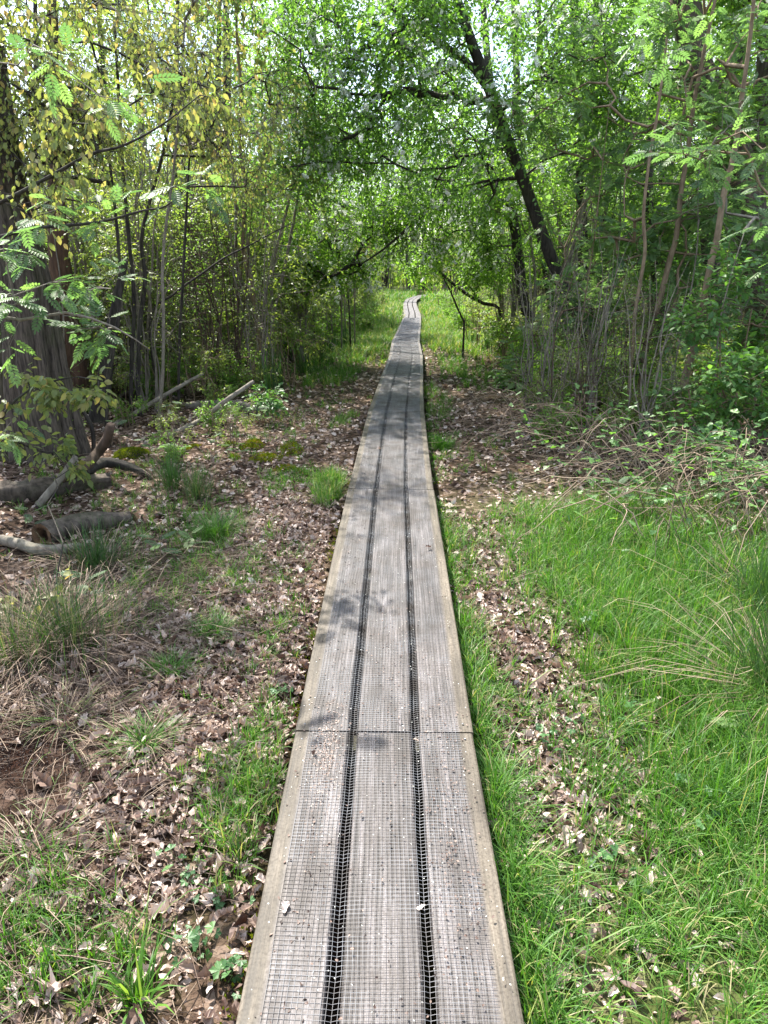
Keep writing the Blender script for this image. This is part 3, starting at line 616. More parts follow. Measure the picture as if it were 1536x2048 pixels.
patch(a, 1.25, 4.1, .65, .85, 9500, .08, .20); patch(a, 1.35, 2.6, .5, 1.0, 5500, .14, .28, lean=.45); patch(a, 1.15, 1.7, .35, .45, 2500, .08, .2)
patch(a, 2.2, 4.6, .7, .9, 4000, .08, .2)
for y0, y1, n_, h_ in ((1.0, 2.0, 2300, .19), (2.0, 3.2, 1900, .16), (3.2, 5.0, 1300, .12), (5.6, 9, 900, .10)):     # fringe along the right edge
    k = n_; yc_ = rng.uniform(y0, y1, k // 22); y = np.repeat(yc_, 22) + rng.normal(0, .025, k // 22 * 22); hh_ = np.repeat(rng.uniform(.45, 1.1, k // 22), 22); k = len(y); x = path_x(y) + .335 + np.abs(rng.normal(0, .075, k)) * np.repeat(rng.uniform(.4, 1.5, k // 22), 22); blades(a, x, y, h_ * hh_ * rng.uniform(.4, 1.1, k), .0035 * rng.uniform(.6, 1.4, k), rng.uniform(.2, 1.2, k), np.clip(rng.normal(.52, .27, k), 0, 1))
patch(a, -.47, 1.95, .12, .34, 1300, .05, .13, varc=.6); patch(a, -.42, 2.25, .09, .25, 500, .05, .12)
patch(a, -.62, 2.0, .15, .2, 300, .04, .1)
patch(a, -.88, 1.35, .26, .16, 900, .05, .12, edge=1); patch(a, -1.05, 1.5, .3, .18, 900, .06, .13, edge=1)
patch(a, -.45, 5.35, .10, .42, 1700, .08, .19, varc=.65); patch(a, -.75, 5.6, .25, .4, 1200, .05, .13)
patch(a, -.42, 8.0, .12, .5, 500, .08, .15, varc=.6)
patch(a, -.95, 3.7, .4, .55, 1300, .04, .12, edge=1); patch(a, -.5, 3.1, .12, .5, 700, .04, .1, edge=1); patch(a, -1.4, 4.7, .7, .8, 1800, .04, .14, edge=1)
patch(a, -1.6, 3.2, .6, .6, 1500, .05, .14, edge=1)
patch(a, -1.5, 3.9, .8, .9, 2200, .04, .11, edge=1, w=.003); patch(a, -2.2, 5.6, .9, .8, 1800, .05, .13, edge=1, w=.003); patch(a, -.75, 2.9, .25, .9, 700, .03, .09, edge=1, w=.003); patch(a, -1.1, 7.2, .6, 1.2, 1100, .05, .12, edge=1)
patch(a, .9, 6.6, .8, 1.2, 1500, .04, .11, edge=1); patch(a, .65, 9.2, .2, 1.5, 900, .08, .2); patch(a, -.8, 9, .5, 2, 900, .05, .12, edge=1)
patch(a, -.9, 12.5, .5, 2.0, 3200, .1, .22, w=.006, varc=.55); patch(a, 1.3, 12.0, .5, 2, 1600, .1, .22, w=.006)
patch(a, -.45, 20, .85, 6, 20000, .14, .28, w=.011, varc=.72, tuft=10); patch(a, 1.75, 20, .9, 5.5, 17000, .14, .28, w=.011, varc=.72, tuft=10)
patch(a, -.9, 32, 2.0, 8, 10000, .2, .38, w=.022, varc=.72, tuft=8); patch(a, 2.9, 32, 1.3, 7, 7000, .2, .35, w=.022, varc=.7, tuft=8)
patch(a, .5, 45, 6, 5, 8000, .3, .6, w=.03, varc=.6, tuft=8)
o = link('grass', a.mesh('grass', M['grass']), kind='stuff'); o['label'] = 'green grass growing beside the boardwalk'
# dry stalks and twigs lying in the litter
a = Acc(); N = 10000
x = np.concatenate([-.36 - 1.7 * rng.random(N // 2) ** .6, rng.uniform(-4.0, 2.9, N // 2)]); y = np.concatenate([1 + 3.2 * rng.random(N // 2), rng.uniform(3, 10, N - N // 2)]); k_ = offpath(x, y, .42); x, y = x[k_], y[k_]; n_ = len(x)
th = rng.normal(-.5, .9, n_); ln = rng.uniform(.03, .26, n_); A_ = place(x, y, .012); D = np.stack([np.cos(th), np.sin(th), np.abs(rng.normal(0, .16, n_))], -1)
Mi = A_ + D * ln[:, None] * .5 + rng.normal(0, .008, (n_, 3)) + np.array([0, 0, .008]); B_ = A_ + D * ln[:, None]; B_[:, 2] = np.maximum(B_[:, 2], gz(B_[:, 0], B_[:, 1]) + .004)
ok = offpath(B_[:, 0], B_[:, 1], .36); A_, Mi, B_ = A_[ok], Mi[ok], B_[ok]; vv = rng.random(len(A_)); rr = rng.uniform(.0007, .0022, len(A_))
edges(a, A_, Mi, rr, rr * .9, 4, vv); edges(a, Mi, B_, rr * .9, rr * .5, 4, vv)
o = link('dry_stalks', a.mesh('dry_stalks', M['straw']), kind='stuff'); o['label'] = 'dry straw stalks and small twigs lying on the litter'
# moss
a = Acc(); 
for px, py, rx, ry, n_ in ((505, 900, .10, .2, 700), (530, 925, .13, .16, 800), (460, 900, .06, .1, 250), (580, 905, .12, .3, 500), (575, 945, .12, .12, 300), (385, 905, .07, .1, 250), (470, 925, .05, .06, 150)):
    cx, cy_ = gp(px, py); t = rng.uniform(0, 6.283, n_); f = np.sqrt(rng.random(n_)) * (1 + .25 * np.sin(3 * t + px)); x = cx + rx * f * np.cos(t); y = cy_ + ry * f * np.sin(t)
    hz = .02 * np.clip(1 - f ** 2, 0, 1); stamp(a, P_SMALL, place(x, y, hz), rng.normal(0, .6, (n_, 3)) + [0, 0, 1.], rng.normal(0, 1, (n_, 3)), rng.uniform(.015, .035, n_), np.clip(rng.normal(.5, .25, n_), 0, 1))
for sx in (-.335, .34):
    n_ = 1400; y = 1.1 + 4.5 * rng.random(n_) ** 1.2; x = path_x(y) + sx * (1 + np.abs(rng.normal(0, .12, n_))); keep = np.sin(y * 4 + sx * 9) > .1; x, y = x[keep], y[keep]; n_ = len(x)
    stamp(a, P_SMALL, place(x, y, .004), rng.normal(0, .6, (n_, 3)) + [0, 0, 1.], rng.normal(0, 1, (n_, 3)), rng.uniform(.008, .02, n_), np.clip(rng.normal(.45, .2, n_), 0, 1))
o = link('moss', a.mesh('moss', M['moss']), kind='stuff'); o['label'] = 'yellow green moss cushions on the litter left of the path'

# rushes, tussocks, irises: each clump a thing
def clump(name, label, group, x, y, n_, h, spread, lean, w, varc, mat='rush', sd=.2, dry=0):
    root = thing(name, label, 'grass clump' if 'rush' not in name else 'rush clump', (x, y, float(gz(x, y))), group)
    a = Acc(); r_ = np.abs(rng.normal(0, spread, n_)); t = rng.uniform(0, 6.283, n_)
    bx, by = r_ * np.cos(t), r_ * np.sin(t); z = np.full(n_, -.01)
    va = np.clip(rng.normal(varc, sd, n_), 0, 1)
    blades(a, bx, by, h * rng.uniform(.3, 1.15, n_), w * rng.uniform(.6, 1.2, n_), np.clip(rng.normal(lean, .25, n_), .02, 1.6), va, z=z, dirs=t + rng.normal(0, 1.2, n_))
    link('blades', a.mesh('blades', M[mat]), root, 'stuff'); 
    if dry:
        a = Acc(); n2 = dry; t = rng.uniform(0, 6.283, n2); r_ = np.abs(rng.normal(0, spread * 1.4, n2))
        blades(a, r_ * np.cos(t), r_ * np.sin(t), h * rng.uniform(.5, 1.1, n2), w * rng.uniform(.7, 1.2, n2), rng.uniform(.7, 1.7, n2), rng.random(n2), z=np.full(n2, .0), dirs=t)
        link('dead_blades', a.mesh('dead_blades', M['straw']), root, 'stuff')
    return root
for nm, lb, gr, px, py, n_, h, sp_, le, w, vc, dry in (
    ('rush_clump', 'tall dark rush clump at the edge of the grass, cut by the frame', None, 1560, 1400, 560, .58, .09, .30, .004, .3, 120),
    ('rush_clump', 'upright dark rushes behind the large clump at the right edge', None, 1530, 1230, 380, .5, .10, .3, .004, .35, 60),
    ('rush_clump', 'thin upright rushes left of the board walk behind the small tussocks', 'rushes left', 345, 985, 260, .33, .07, .25, .004, .45, 60),
    ('rush_clump', 'thin rush clump next to the seedling, right of its taller neighbour', 'rushes left', 395, 1000, 200, .28, .07, .3, .004, .45, 50),
    ('rush_clump', 'broad rush clump with many dry stems below the hollow log', 'rushes left', 140, 1290, 380, .36, .16, .3, .0035, .6, 420),
    ('rush_clump', 'rush clump at the frame edge below the pale log', 'rushes left', 30, 1320, 240, .36, .14, .4, .0035, .6, 300),
    ('rush_clump', 'small upright rushes just in front of the hollow log', 'rushes left', 190, 1130, 300, .33, .12, .3, .004, .5, 160),
    ('grass_tussock', 'low fine-leaved green tussock nearest the big rush clump', 'tussocks left', 340, 1350, 420, .11, .05, .8, .0028, .5, 60),
    ('grass_tussock', 'drooping green tussock beside the bare reddish soil', 'tussocks left', 290, 1490, 420, .12, .07, .9, .0028, .45, 120),
    ('grass_tussock', 'dark green tussock above the litter strip, farthest of the tussocks', 'tussocks left', 430, 1075, 700, .21, .09, .85, .003, .4, 60),
    ('grass_tussock', 'small tussock midway between the far tussock and the near ones', 'tussocks left', 430, 1275, 420, .12, .05, .95, .003, .5, 20),
    ('grass_tussock', 'wide straw-coloured tussock of drooping dead blades beside the bare soil', 'tussocks left', 130, 1440, 150, .14, .15, 1.3, .0022, .6, 260),
    ('grass_tussock', 'straw heap with green blades at the lower left', 'tussocks left', 60, 1700, 110, .12, .15, 1.3, .0022, .55, 180),
    ('grass_tussock', 'bright tuft of broad blades at the bottom of the picture', 'tussocks left', 275, 2000, 60, .18, .02, .6, .007, .75, 0),
    ('grass_tussock', 'dense green tussock against the right edge of the boards, farther up', 'tussocks right', 885, 900, 420, .2, .07, .6, .004, .4, 0),
    ('grass_tussock', 'tuft of bright grass against the left edge of the boards', 'tussocks left', 665, 965, 320, .17, .06, .6, .005, .75, 0)):
    x, y = gp(px, py); clump(nm, lb, gr, x, y, n_, h, sp_, le, w, vc, dry=dry, mat='rush' if 'rush' in nm else 'grass')
iris = []
k = 0
for px, py, h in ((540, 790, .75), (560, 775, .6), (600, 740, .6), (640, 720, .6), (665, 705, .6), (690, 690, .7), (610, 705, .7), (650, 680, .8),
                  (945, 690, .6), (975, 700, .7), (1005, 705, .7), (1040, 700, .8), (1075, 705, .8), (1105, 715, .8), (1010, 660, .8), (1140, 720, .7), (925, 640, .8), (905, 625, .8), (1170, 715, .8),
                  (770, 640, .5), (785, 655, .45), (745, 615, .9), (720, 625, .9), (880, 610, .8), (700, 640, 1.), (1250, 735, .8), (1290, 740, .8), (960, 655, .8)):
    x, y = gp(px, py)
    if k < 4: r_ = clump('iris_clump', '', None, x, y, 46, h, .09, .12, .016, .42); iris.append(r_); r_['category'] = 'iris clump'
    else: r_ = dup(iris[k % 4], (x, y, float(gz(x, y))), rng.uniform(0, 6.28), h / .7, '', None)
    side = 'left' if px < 800 else 'right'; dist = 'near' if y < 13 else 'far'
    r_['group'] = 'sword-leaved clumps on the %s of the boardwalk' % side
    r_['label'] = '%s dark sword-leaved clump %s' % ('tall' if h > .7 else 'low', 'close beside the boards' if abs(x - float(path_x(y))) < 1.1 else 'at the %s foot of the thicket, %s part' % (side, 'nearer' if y < 13 else 'farther')); k += 1

# ------------------------------------------------------------------ hero trees, right side
rg = np.random.default_rng(77)
def blobs(*bl): return np.concatenate([ellip(rg, c, r, n_) for c, r, n_ in bl])
Yc = 9.6
trunk1 = rooted(P3([(1225, 790), (1180, 690), (1120, 560), (1085, 470), (1050, 370), (1010, 270), (980, 180), (945, 90), (915, 0), (880, -150), (850, -330)], [9.9, 9.6, 9.2, 9.0]))
lim = P3([(980, 185), (940, 130), (870, 80), (800, 30), (740, -40)], [9.3, 9.0])
lim2 = P3([(1012, 380), (955, 368), (900, 385), (845, 430), (800, 470), (765, 500), (720, 530)], [12.6, 12.0])
bird1 = plant('bird_cherry_tree', 'leaning bird cherry arching over the boardwalk with white blossom spikes', 'tree', None,
    [(trunk1, [.10, .088, .08, .076, .072, .068, .06, .052, .042, .03]), (lim, [.045, .035, .02])],
    blobs((at(700, 200, 10), (1.5, 1.5, 1.3), 200), (at(900, 120, 9.5), (1.6, 1.5, 1.3), 170), (at(820, 330, 11), (1.3, 1.4, .9), 130), (at(1080, 80, 9), (1.3, 1.4, 1.2), 190), (at(600, 60, 11), (1.2, 1.6, 1.2), 120), (at(760, 60, 9.5), (1.1, 1.2, .9), 110), (at(860, 60, 8.5), (.9, .9, .7), 60)),
    101, M['bark_dark'], M['cherry'], P_SMALL, leaf=.064, k=5, tl=.45, ml=9, hang=.35, droop=.25, rt=.002, flowers=1000, sides=12, parts=0)
t2 = rooted(P3([(1055, 645), (1045, 590), (1035, 500), (1025, 430), (1012, 375), (1000, 300), (985, 200), (970, 60), (960, -120)], 12.8))
bird2 = plant('bird_cherry_tree', 'dark-stemmed bird cherry behind the leaning one, its low limb bowed across the path', 'tree', None,
    [(t2, [.10, .09, .085, .075, .06, .04]), (lim2, [.05, .045, .035, .02, .01])],
    blobs((at(720, 440, 12.3), (1.2, 1.3, .75), 210), (at(650, 510, 12.8), (.8, 1.0, .55), 120), (at(850, 400, 12.5), (1.2, 1.2, .7), 150), (at(980, 250, 12.5), (1.5, 1.5, 1.2), 140), (at(600, 380, 13), (1.0, 1.2, 1.0), 110), (at(960, 480, 13.5), (.9, 1.2, .5), 60)),
    102, M['bark_dark'], M['fresh'], P_SMALL, leaf=.064, k=5, tl=.45, ml=9, hang=.35, droop=.3, rt=.002, flowers=1300, sides=10)
for lab, pts, rad, Y_, nb, sd_ in (
    ('straight dark trunk standing right of the bowed limb, first behind the leaning tree', [(1115, 658), (1100, 590), (1085, 500), (1070, 420), (1048, 330), (1036, 200), (1030, 60), (1025, -120)], [.085, .08, .07, .06, .05], 14.0, 90, 103),
    ('straight dark trunk between the leaning tree and the pale rowan stems', [(1178, 665), (1170, 580), (1165, 480), (1161, 350), (1158, 200), (1150, 50), (1148, -150)], [.10, .095, .09, .08, .06], 13.0, 110, 104),
    ('thin dark forked trunk in the shade just left of the pale rowan stems', [(1245, 650), (1222, 560), (1212, 470), (1195, 380), (1185, 250), (1190, 100), (1195, -80)], [.06, .055, .05, .04], 14.5, 90, 105),
    ('dark slanting trunk in the shade behind the pale rowan stems', [(1325, 640), (1312, 540), (1300, 450), (1296, 330), (1310, 200), (1330, 60), (1345, -100)], [.085, .08, .07, .06], 12.5, 100, 106)):
    c = at(pts[3][0], 250, Y_)
    plant('woodland_tree', lab, 'tree', None, [(rooted(P3(pts, Y_)), rad)], blobs((c, (1.6, 1.5, 1.8), nb), (at(pts[0][0], 520, Y_ + .5), (1.3, 1.2, .9), nb // 2)), sd_, M['bark_dark'], M['cherry'], P_SMALL, leaf=.07, k=5, tl=.36, ml=9, rt=.003)
# big oak leaning left at the right edge
tk = rooted(P3([(1560, 740), (1530, 600), (1500, 470), (1470, 330), (1432, 230), (1398, 150), (1378, 60), (1365, -60), (1350, -250)], 9.0))
plant('oak_tree', 'thick old tree with furrowed bark leaning left at the right edge', 'tree', None, [(tk, [.30, .27, .24, .21, .185, .17, .16, .15, .13]),
      (P3([(1490, 430), (1510, 300), (1530, 150), (1550, -50)], 9.1), [.16, .13, .11, .09])],
      blobs((at(1380, 60, 9), (1.2, 1.4, 1.0), 130), (at(1480, 200, 9.6), (1.2, 1.2, 1.2), 120)), 107, M['bark_oak'], M['fresh'], P_SMALL, leaf=.07, k=5, tl=.36, ml=9, rt=.003, sides=18, rough=.02, flute=.05, flowers=350)
plant('dark_tree', 'black upright trunk in deep shade beside the leaning furrowed tree', 'tree', None, [(rooted(P3([(1425, 640), (1422, 540), (1420, 420), (1440, 300), (1465, 200), (1480, 60), (1490, -100)], 10.2)), [.13, .12, .11, .1, .08])], None, 108, M['bark_dark'], None, None, sides=12)
# rowan stems with pinnate leaves
rowS = [
 ('slim pale rowan stem with a kink, the left one of the crossing pair', [(1255, 877), (1259, 769), (1267, 684), (1270, 627), (1282, 556), (1290, 499), (1287, 443), (1289, 400), (1300, 310), (1313, 240), (1325, 150), (1343, 0), (1355, -120)], 7.4, [.021, .019, .017, .013, .008], [(1270, 330, .9, 60), (1200, 250, .9, 40), (1180, 520, .5, 22), (1240, 640, .4, 16), (1330, 120, .8, 40)], 'bark_pale'),
 ('pale rowan stem sweeping up rightward from the foot of the kinked one', [(1262, 846), (1273, 812), (1285, 741), (1293, 684), (1310, 633), (1327, 570), (1341, 514), (1353, 471), (1363, 375), (1375, 310), (1385, 225), (1403, 125), (1430, 0), (1450, -120)], 7.9, [.034, .032, .03, .026, .02, .012], [(1330, 400, .9, 55), (1400, 250, 1.0, 26), (1270, 130, .9, 36)], 'bark_pale'),
 ('stouter olive-brown rowan stem right of the crossing pair, leaning right', [(1353, 883), (1364, 783), (1380, 721), (1392, 670), (1404, 621), (1421, 528), (1435, 471), (1445, 400), (1458, 350), (1473, 280), (1483, 200), (1503, 50), (1515, -100)], 7.1, [.040, .037, .033, .028, .022, .013], [(1440, 420, .8, 60), (1400, 640, .5, 24), (1330, 700, .35, 14), (1480, 280, .9, 44), (1520, 100, .8, 34), (1420, 540, .5, 25)], 'bark_pale'),
 ('thin whippy rowan shoot left of the kinked stem', [(1143, 870), (1157, 698), (1168, 613), (1182, 522), (1194, 428), (1205, 330), (1220, 200)], 8.0, [.009, .008, .007, .005, .003], [(1190, 420, .5, 26), (1150, 560, .45, 18), (1210, 280, .6, 30), (1165, 640, .35, 12)], 'bark_pale'),
 ('thin reddish rowan shoot farthest left, just right of the litter clearing', [(1105, 882), (1103, 760), (1112, 660), (1131, 600), (1150, 540)], 7.6, [.008, .007, .005, .003], [(1130, 600, .4, 16), (1100, 700, .3, 14), (1090, 780, .25, 9)], 'bark_red'),
 ('thin rowan shoot between the sweeping stem and the stouter one', [(1336, 860), (1347, 755), (1361, 670), (1381, 585), (1395, 485), (1396, 400), (1400, 300)], 7.5, [.010, .009, .007, .004], [(1390, 470, .5, 26), (1370, 620, .4, 22), (1340, 740, .3, 12)], 'bark_grey'),
 ('thin rowan shoot right of the stouter stem with leaf sprays at mid height', [(1425, 870), (1432, 740), (1440, 640), (1465, 540), (1490, 460)], 6.6, [.011, .009, .007, .004], [(1460, 520, .5, 26), (1500, 400, .5, 26), (1500, 280, .6, 26)], 'bark_grey')]
for q, (lab, pts, Y_, rad, tg, bk) in enumerate(rowS):
    T_ = np.concatenate([ellip(rg, at(px, py, Y_ + .75), (s_ * 1.25, s_ * .75, s_ * .95), int(n_ * .8)) for px, py, s_, n_ in tg])
    plant('rowan_sapling', lab, 'sapling', 'rowan saplings on the right', [(rooted(P3(pts, Y_)), rad)], T_, 200 + q, M[bk], M['rowan'], P_ROWAN, leaf=.118, k=2, tl=.2, ml=4, hang=.12, droop=.05, rt=.0022, parts=110 if q < 3 else 60, arch=.05, rnd=.28, step=.16)
# near rowan foliage at upper right
T_ = np.concatenate([ellip(rg, at(px, py, Y_), (.5, .5, .4), n_) for px, py, Y_, n_ in ((1480, 60, 4.8, 14), (1520, 330, 4.6, 13), (1310, 40, 5.2, 9), (1520, 500, 4.8, 9))])
plant('rowan_sapling', 'nearest rowan at the right edge, its light green sprays hanging into view', 'sapling', None, [(rooted([(2.9, 4.9, 0), (2.85, 4.9, 1.2), (2.7, 4.9, 2.4), (2.6, 4.9, 3.6), (2.5, 5, 4.4)]), [.03, .022, .012])], T_, 215, M['bark_pale'], M['rowan'], P_ROWAN, leaf=.115, k=2, tl=.2, ml=4, hang=.15, droop=.05, rt=.0022, parts=150, arch=.05, rnd=.3, step=.16)

# ------------------------------------------------------------------ left side
# old multi-stemmed tree at left edge
bx, by = gp(95, 905)
stems = []
for q, (x0, x1, Y_, r_) in enumerate([(165, 70, 6.6, .085), (140, 55, 6.5, .095), (112, 42, 6.35, .10), (80, 25, 6.3, .10), (48, 8, 6.35, .10), (15, -18, 6.45, .10), (-22, -45, 6.6, .11), (125, 30, 6.9, .12), (60, 0, 6.9, .13), (0, -30, 7.0, .13)]):
    yb = 905 - (Y_ - 6.6) * 40 + 12 * math.sin(q * 2)
    stems.append((rooted(P3([(x0, yb), (x0 * .72 + x1 * .28 - 3, 800), (x0 * .45 + x1 * .55, 690), (x0 * .2 + x1 * .8, 560), (x1 - 15, 420), (x1 - 45, 260), (x1 - 75, 60), (x1 - 110, -150)], Y_)), [r_ * 1.2, r_ * .95, r_ * .82, r_ * .7, r_ * .55, r_ * .4, r_ * .28]))
plant('old_coppice_tree', 'old many-stemmed tree with ridged brown stems fused at the base, left edge', 'tree', None, stems,
      blobs((at(60, 120, 6.5), (1.2, 1.2, 1.0), 60), (at(150, 40, 9), (1.5, 1.2, .7), 50)), 301, M['bark_ridge'], M['yellowgreen'], P_SMALL, leaf=.06, k=4, tl=.3, ml=7, sides=18, flute=.07, rough=.05)
plant('decayed_trunk', 'reddish rotting trunk with flaking bark behind the many-stemmed tree', 'tree', None,
      [(rooted(P3([(150, 850), (152, 760), (148, 690), (130, 600), (118, 480), (114, 380), (110, 200), (105, 0)], 8.6)), [.17, .15, .145, .12, .09, .06, .045])], None, 302, M['bark_rot'], None, None, sides=16, flute=.12, rough=.05)
plant('dark_tree', 'short thick dark trunk leaning right beside the reddish rotting trunk', 'tree', None,
      [(rooted(P3([(195, 840), (208, 780), (214, 720), (222, 660), (235, 600), (250, 520)], 8.0)), [.14, .09, .075, .065, .05, .035])], None, 303, M['bark_dark'], None, None, sides=14, flute=.14, rough=.05)
# bronze-leaved coppice: stems in view
bst = [([(262, 800), (264, 700), (268, 600), (255, 450), (245, 330), (238, 200), (230, 60)], 8.2, [0.0248, 0.0217, 0.0186, 0.0136]),
       ([(276, 790), (280, 650), (290, 560), (283, 480), (300, 400), (325, 310), (350, 180)], 8.3, [0.0279, 0.0248, 0.0198, 0.0124]),
       ([(318, 880), (325, 760), (327, 640), (325, 540), (332, 450), (345, 360), (360, 200), (370, 40)], 7.9, [0.0186, 0.0161, 0.0136, 0.0093]),
       ([(362, 870), (358, 700), (366, 560), (372, 440), (380, 300), (395, 120)], 8.5, [0.0186, 0.0161, 0.0124, 0.0074]),
       ([(215, 868), (211, 798), (219, 739), (227, 700), (240, 600), (236, 480), (220, 330), (200, 150)], 6.9, [0.0248, 0.0211, 0.0186, 0.0149, 0.0093]),
       ([(186, 905), (184, 856), (156, 807), (121, 745), (88, 700), (60, 600), (45, 450)], 6.7, [0.0217, 0.0186, 0.0155, 0.0112])]
bst_lab = ['slender dark stem, first of the thin stems right of the leaning dark trunk', 'dark stem forking at eye level beside the first thin stem', 'pale straight stem in the middle of the thicket left of the fallen branch',
           'thin stem just right of the pale straight stem', 'crooked stem rising from the brown bent limb on the log', 'dark winding stem sweeping left across the many-stemmed tree']
tgt = [[(at(230, 130, 7.6), (1.1, 1.3, .8), 55)], [(at(360, 170, 7.6), (1.0, 1.4, .9), 60)], [(at(440, 100, 8.2), (1.0, 1.4, .9), 55), (at(420, 300, 8.6), (.8, .9, .5), 26)], [(at(480, 230, 9.2), (.9, 1.2, .9), 55)],
       [(at(130, 150, 6.2), (.9, 1.2, .8), 60), (at(180, 300, 6.4), (.8, .8, .35), 26)], [(at(70, 260, 5.8), (.8, .9, .7), 50), (at(250, 240, 6.6), (.8, .9, .5), 30)]]
for q, ((pts, Y_, rad), lab) in enumerate(zip(bst, bst_lab)):
    plant('bronze_leaved_shrub', lab, 'shrub', 'bronze-leaved stems left', [(rooted(P3(pts, Y_)), rad)], blobs(*tgt[q]), 310 + q, M['bark_grey'] if q == 2 else M['bark_dark'], M['bronze'], P_OVATE, leaf=.048, k=5, tl=.45, ml=5, hang=1.3, droop=.25,
          up=.2, rnd=.8, rt=.0024, parts=170, varc=.38)
# large near branches crossing at left
for q, (lab, pts, Y_, rad, tg) in enumerate((
    ('dark bough climbing from the left edge across the bronze leaves', [(-60, 430), (0, 406), (98, 354), (182, 308), (244, 292), (322, 251), (400, 190)], 4.6, [.012, .010, .008, .006, .003], [(150, 330), (240, 240), (330, 200), (80, 300), (40, 380)]),
    ('lower near-level bough with light green sprays at its tip', [(-60, 500), (0, 474), (81, 455), (195, 445), (283, 422), (332, 412), (380, 370)], 4.2, [.011, .009, .007, .005, .003], []))):
    b0 = P3(pts, Y_); st = [(-3.0, Y_ + .1, float(gz(-3.0, Y_)) - .05), (-2.9, Y_ + .05, .9), (-2.6, Y_, 1.7)] + b0
    T_ = np.concatenate([ellip(rg, at(px, py, Y_), (.25, .3, .2), 6) for px, py in tg]) if tg else np.concatenate([ellip(rg, at(px, py, Y_ - .1), (.16, .2, .08), 2) for px, py in ((150, 410), (110, 450), (60, 480), (300, 390), (370, 360), (200, 460))])
    if q == 0: plant('bronze_leaved_shrub', lab, 'shrub', None, [(st, [.035, .025, .016] + rad)], T_, 330, M['bark_dark'], M['bronze'], P_OVATE, leaf=.052, k=3, tl=.22, ml=5, hang=1.2, rt=.0018, parts=150, up=.2, rnd=.8)
    else: plant('rowan_sapling', lab, 'sapling', None, [(st, [.03, .02, .014] + rad)], T_, 331, M['bark_dark'], M['rowan'], P_ROWAN, leaf=.11, k=2, tl=.16, ml=3, hang=.1, rt=.0016, parts=90, rnd=.25, step=.12, varc=.75)
T_ = np.concatenate([ellip(rg, at(px, py, Y_), (sx, .25, sz), n_) for px, py, Y_, sx, sz, n_ in ((60, 600, 3.8, .22, .05, 5), (150, 570, 4.0, .2, .05, 4), (230, 640, 4.2, .22, .05, 5), (110, 660, 4.0, .25, .05, 5), (10, 520, 3.8, .1, .1, 3), (10, 840, 4.6, .12, .1, 4), (130, 130, 3.6, .1, .06, 3), (210, 210, 3.7, .1, .06, 2), (300, 560, 4.8, .3, .08, 4))])
plant('rowan_sapling', 'rowan reaching in from the left edge with flat tiers of pale green leaves', 'sapling', None,
      [(rooted([(-2.6, 3.9, 0), (-2.5, 3.9, .9), (-2.3, 3.85, 1.5), (-2.1, 3.8, 2.4), (-1.9, 3.7, 3.0)]), [.022, .018, .012, .006]), ([(-2.3, 3.85, 1.5), at(40, 640, 3.8), at(130, 625, 3.8), at(230, 655, 4.0), at(300, 700, 4.1)], [.009, .008, .006, .003])],
      T_, 332, M['bark_grey'], M['rowan'], P_ROWAN, leaf=.11, k=2, tl=.16, ml=3, hang=.1, rt=.0016, parts=160, rnd=.22, step=.12, varc=.6)
# low spray of yellowish young leaves before the old tree
T_ = np.concatenate([ellip(rg, at(px, py, Y_), (sx, .25, sz), n_) for px, py, Y_, sx, sz, n_ in ((30, 765, 4.9, .18, .04, 7), (120, 770, 5.0, .2, .05, 8), (190, 765, 5.0, .12, .07, 7), (60, 800, 5, .15, .04, 5), (150, 790, 5, .15, .04, 5), (90, 900, 5.2, .25, .06, 8), (30, 870, 5.0, .15, .05, 5), (130, 920, 5.3, .15, .06, 6), (40, 1210, 3.2, .06, .03, 3), (110, 1200, 3.2, .06, .02, 4))])
plant('bronze_leaved_shrub', 'low twiggy shoot with yellow-edged young leaves in front of the many-stemmed tree', 'shrub', None,
      [(rooted([(-2.9, 4.9, 0), (-2.75, 4.9, .55), (-2.5, 4.9, .85), (-2.2, 5.0, .95), (-2.0, 5.0, .93)]), [.012, .009, .006, .003])], T_, 333, M['bark_dark'], M['bronze'], P_OVATE, leaf=.06, k=3, tl=.16, ml=5, hang=.6, rt=.0014, parts=200, up=.6, rnd=.5, varc=.35)
# tall sapling
plant('tall_sapling', 'tall thin crooked sapling standing alone at the edge of the left thicket', 'sapling', None,
      [(rooted(P3([(525, 775), (520, 700), (513, 650), (503, 566), (491, 522), (485, 478), (488, 434), (492, 376), (485, 332), (479, 273), (481, 200), (482, 165), (475, 100), (472, 0), (470, -120)], 10.3)), [.034, .03, .027, .024, .02, .014])],
      blobs((at(480, 150, 10.3), (.9, .9, 1.0), 50), (at(520, 330, 10.5), (.6, .6, .5), 20)), 340, M['bark_pale'], M['bronze'], P_OVATE, leaf=.07, k=3, tl=.25, ml=6, hang=1.2, rt=.002, up=.3, rnd=.8)
plant('arching_shoot', 'bare dark shoot arching up to the right through the left thicket', 'sapling', None,
      [(rooted(P3([(300, 640), (348, 588), (400, 550), (450, 515), (500, 490), (560, 458), (595, 445)], 8.8)), [.016, .014, .012, .008, .004])], None, 341, M['bark_dark'], None, None, sides=6)
plant('arching_shoot', 'dark moss-grown bough arching over the far boardwalk from the right', 'sapling', None,
      [(rooted(P3([(1000, 622), (965, 606), (932, 587), (901, 563), (870, 535), (832, 507), (800, 500), (760, 516)], 15.0)), [.03, .034, .036, .03, .022, .016, .01])],
      blobs((at(900, 540, 15), (1.0, .9, .4), 40), (at(960, 520, 15), (1.0, .9, .6), 50)), 342, M['bark_dark'], M['fresh'], P_SMALL, leaf=.08, k=4, tl=.3, ml=8, sides=7)
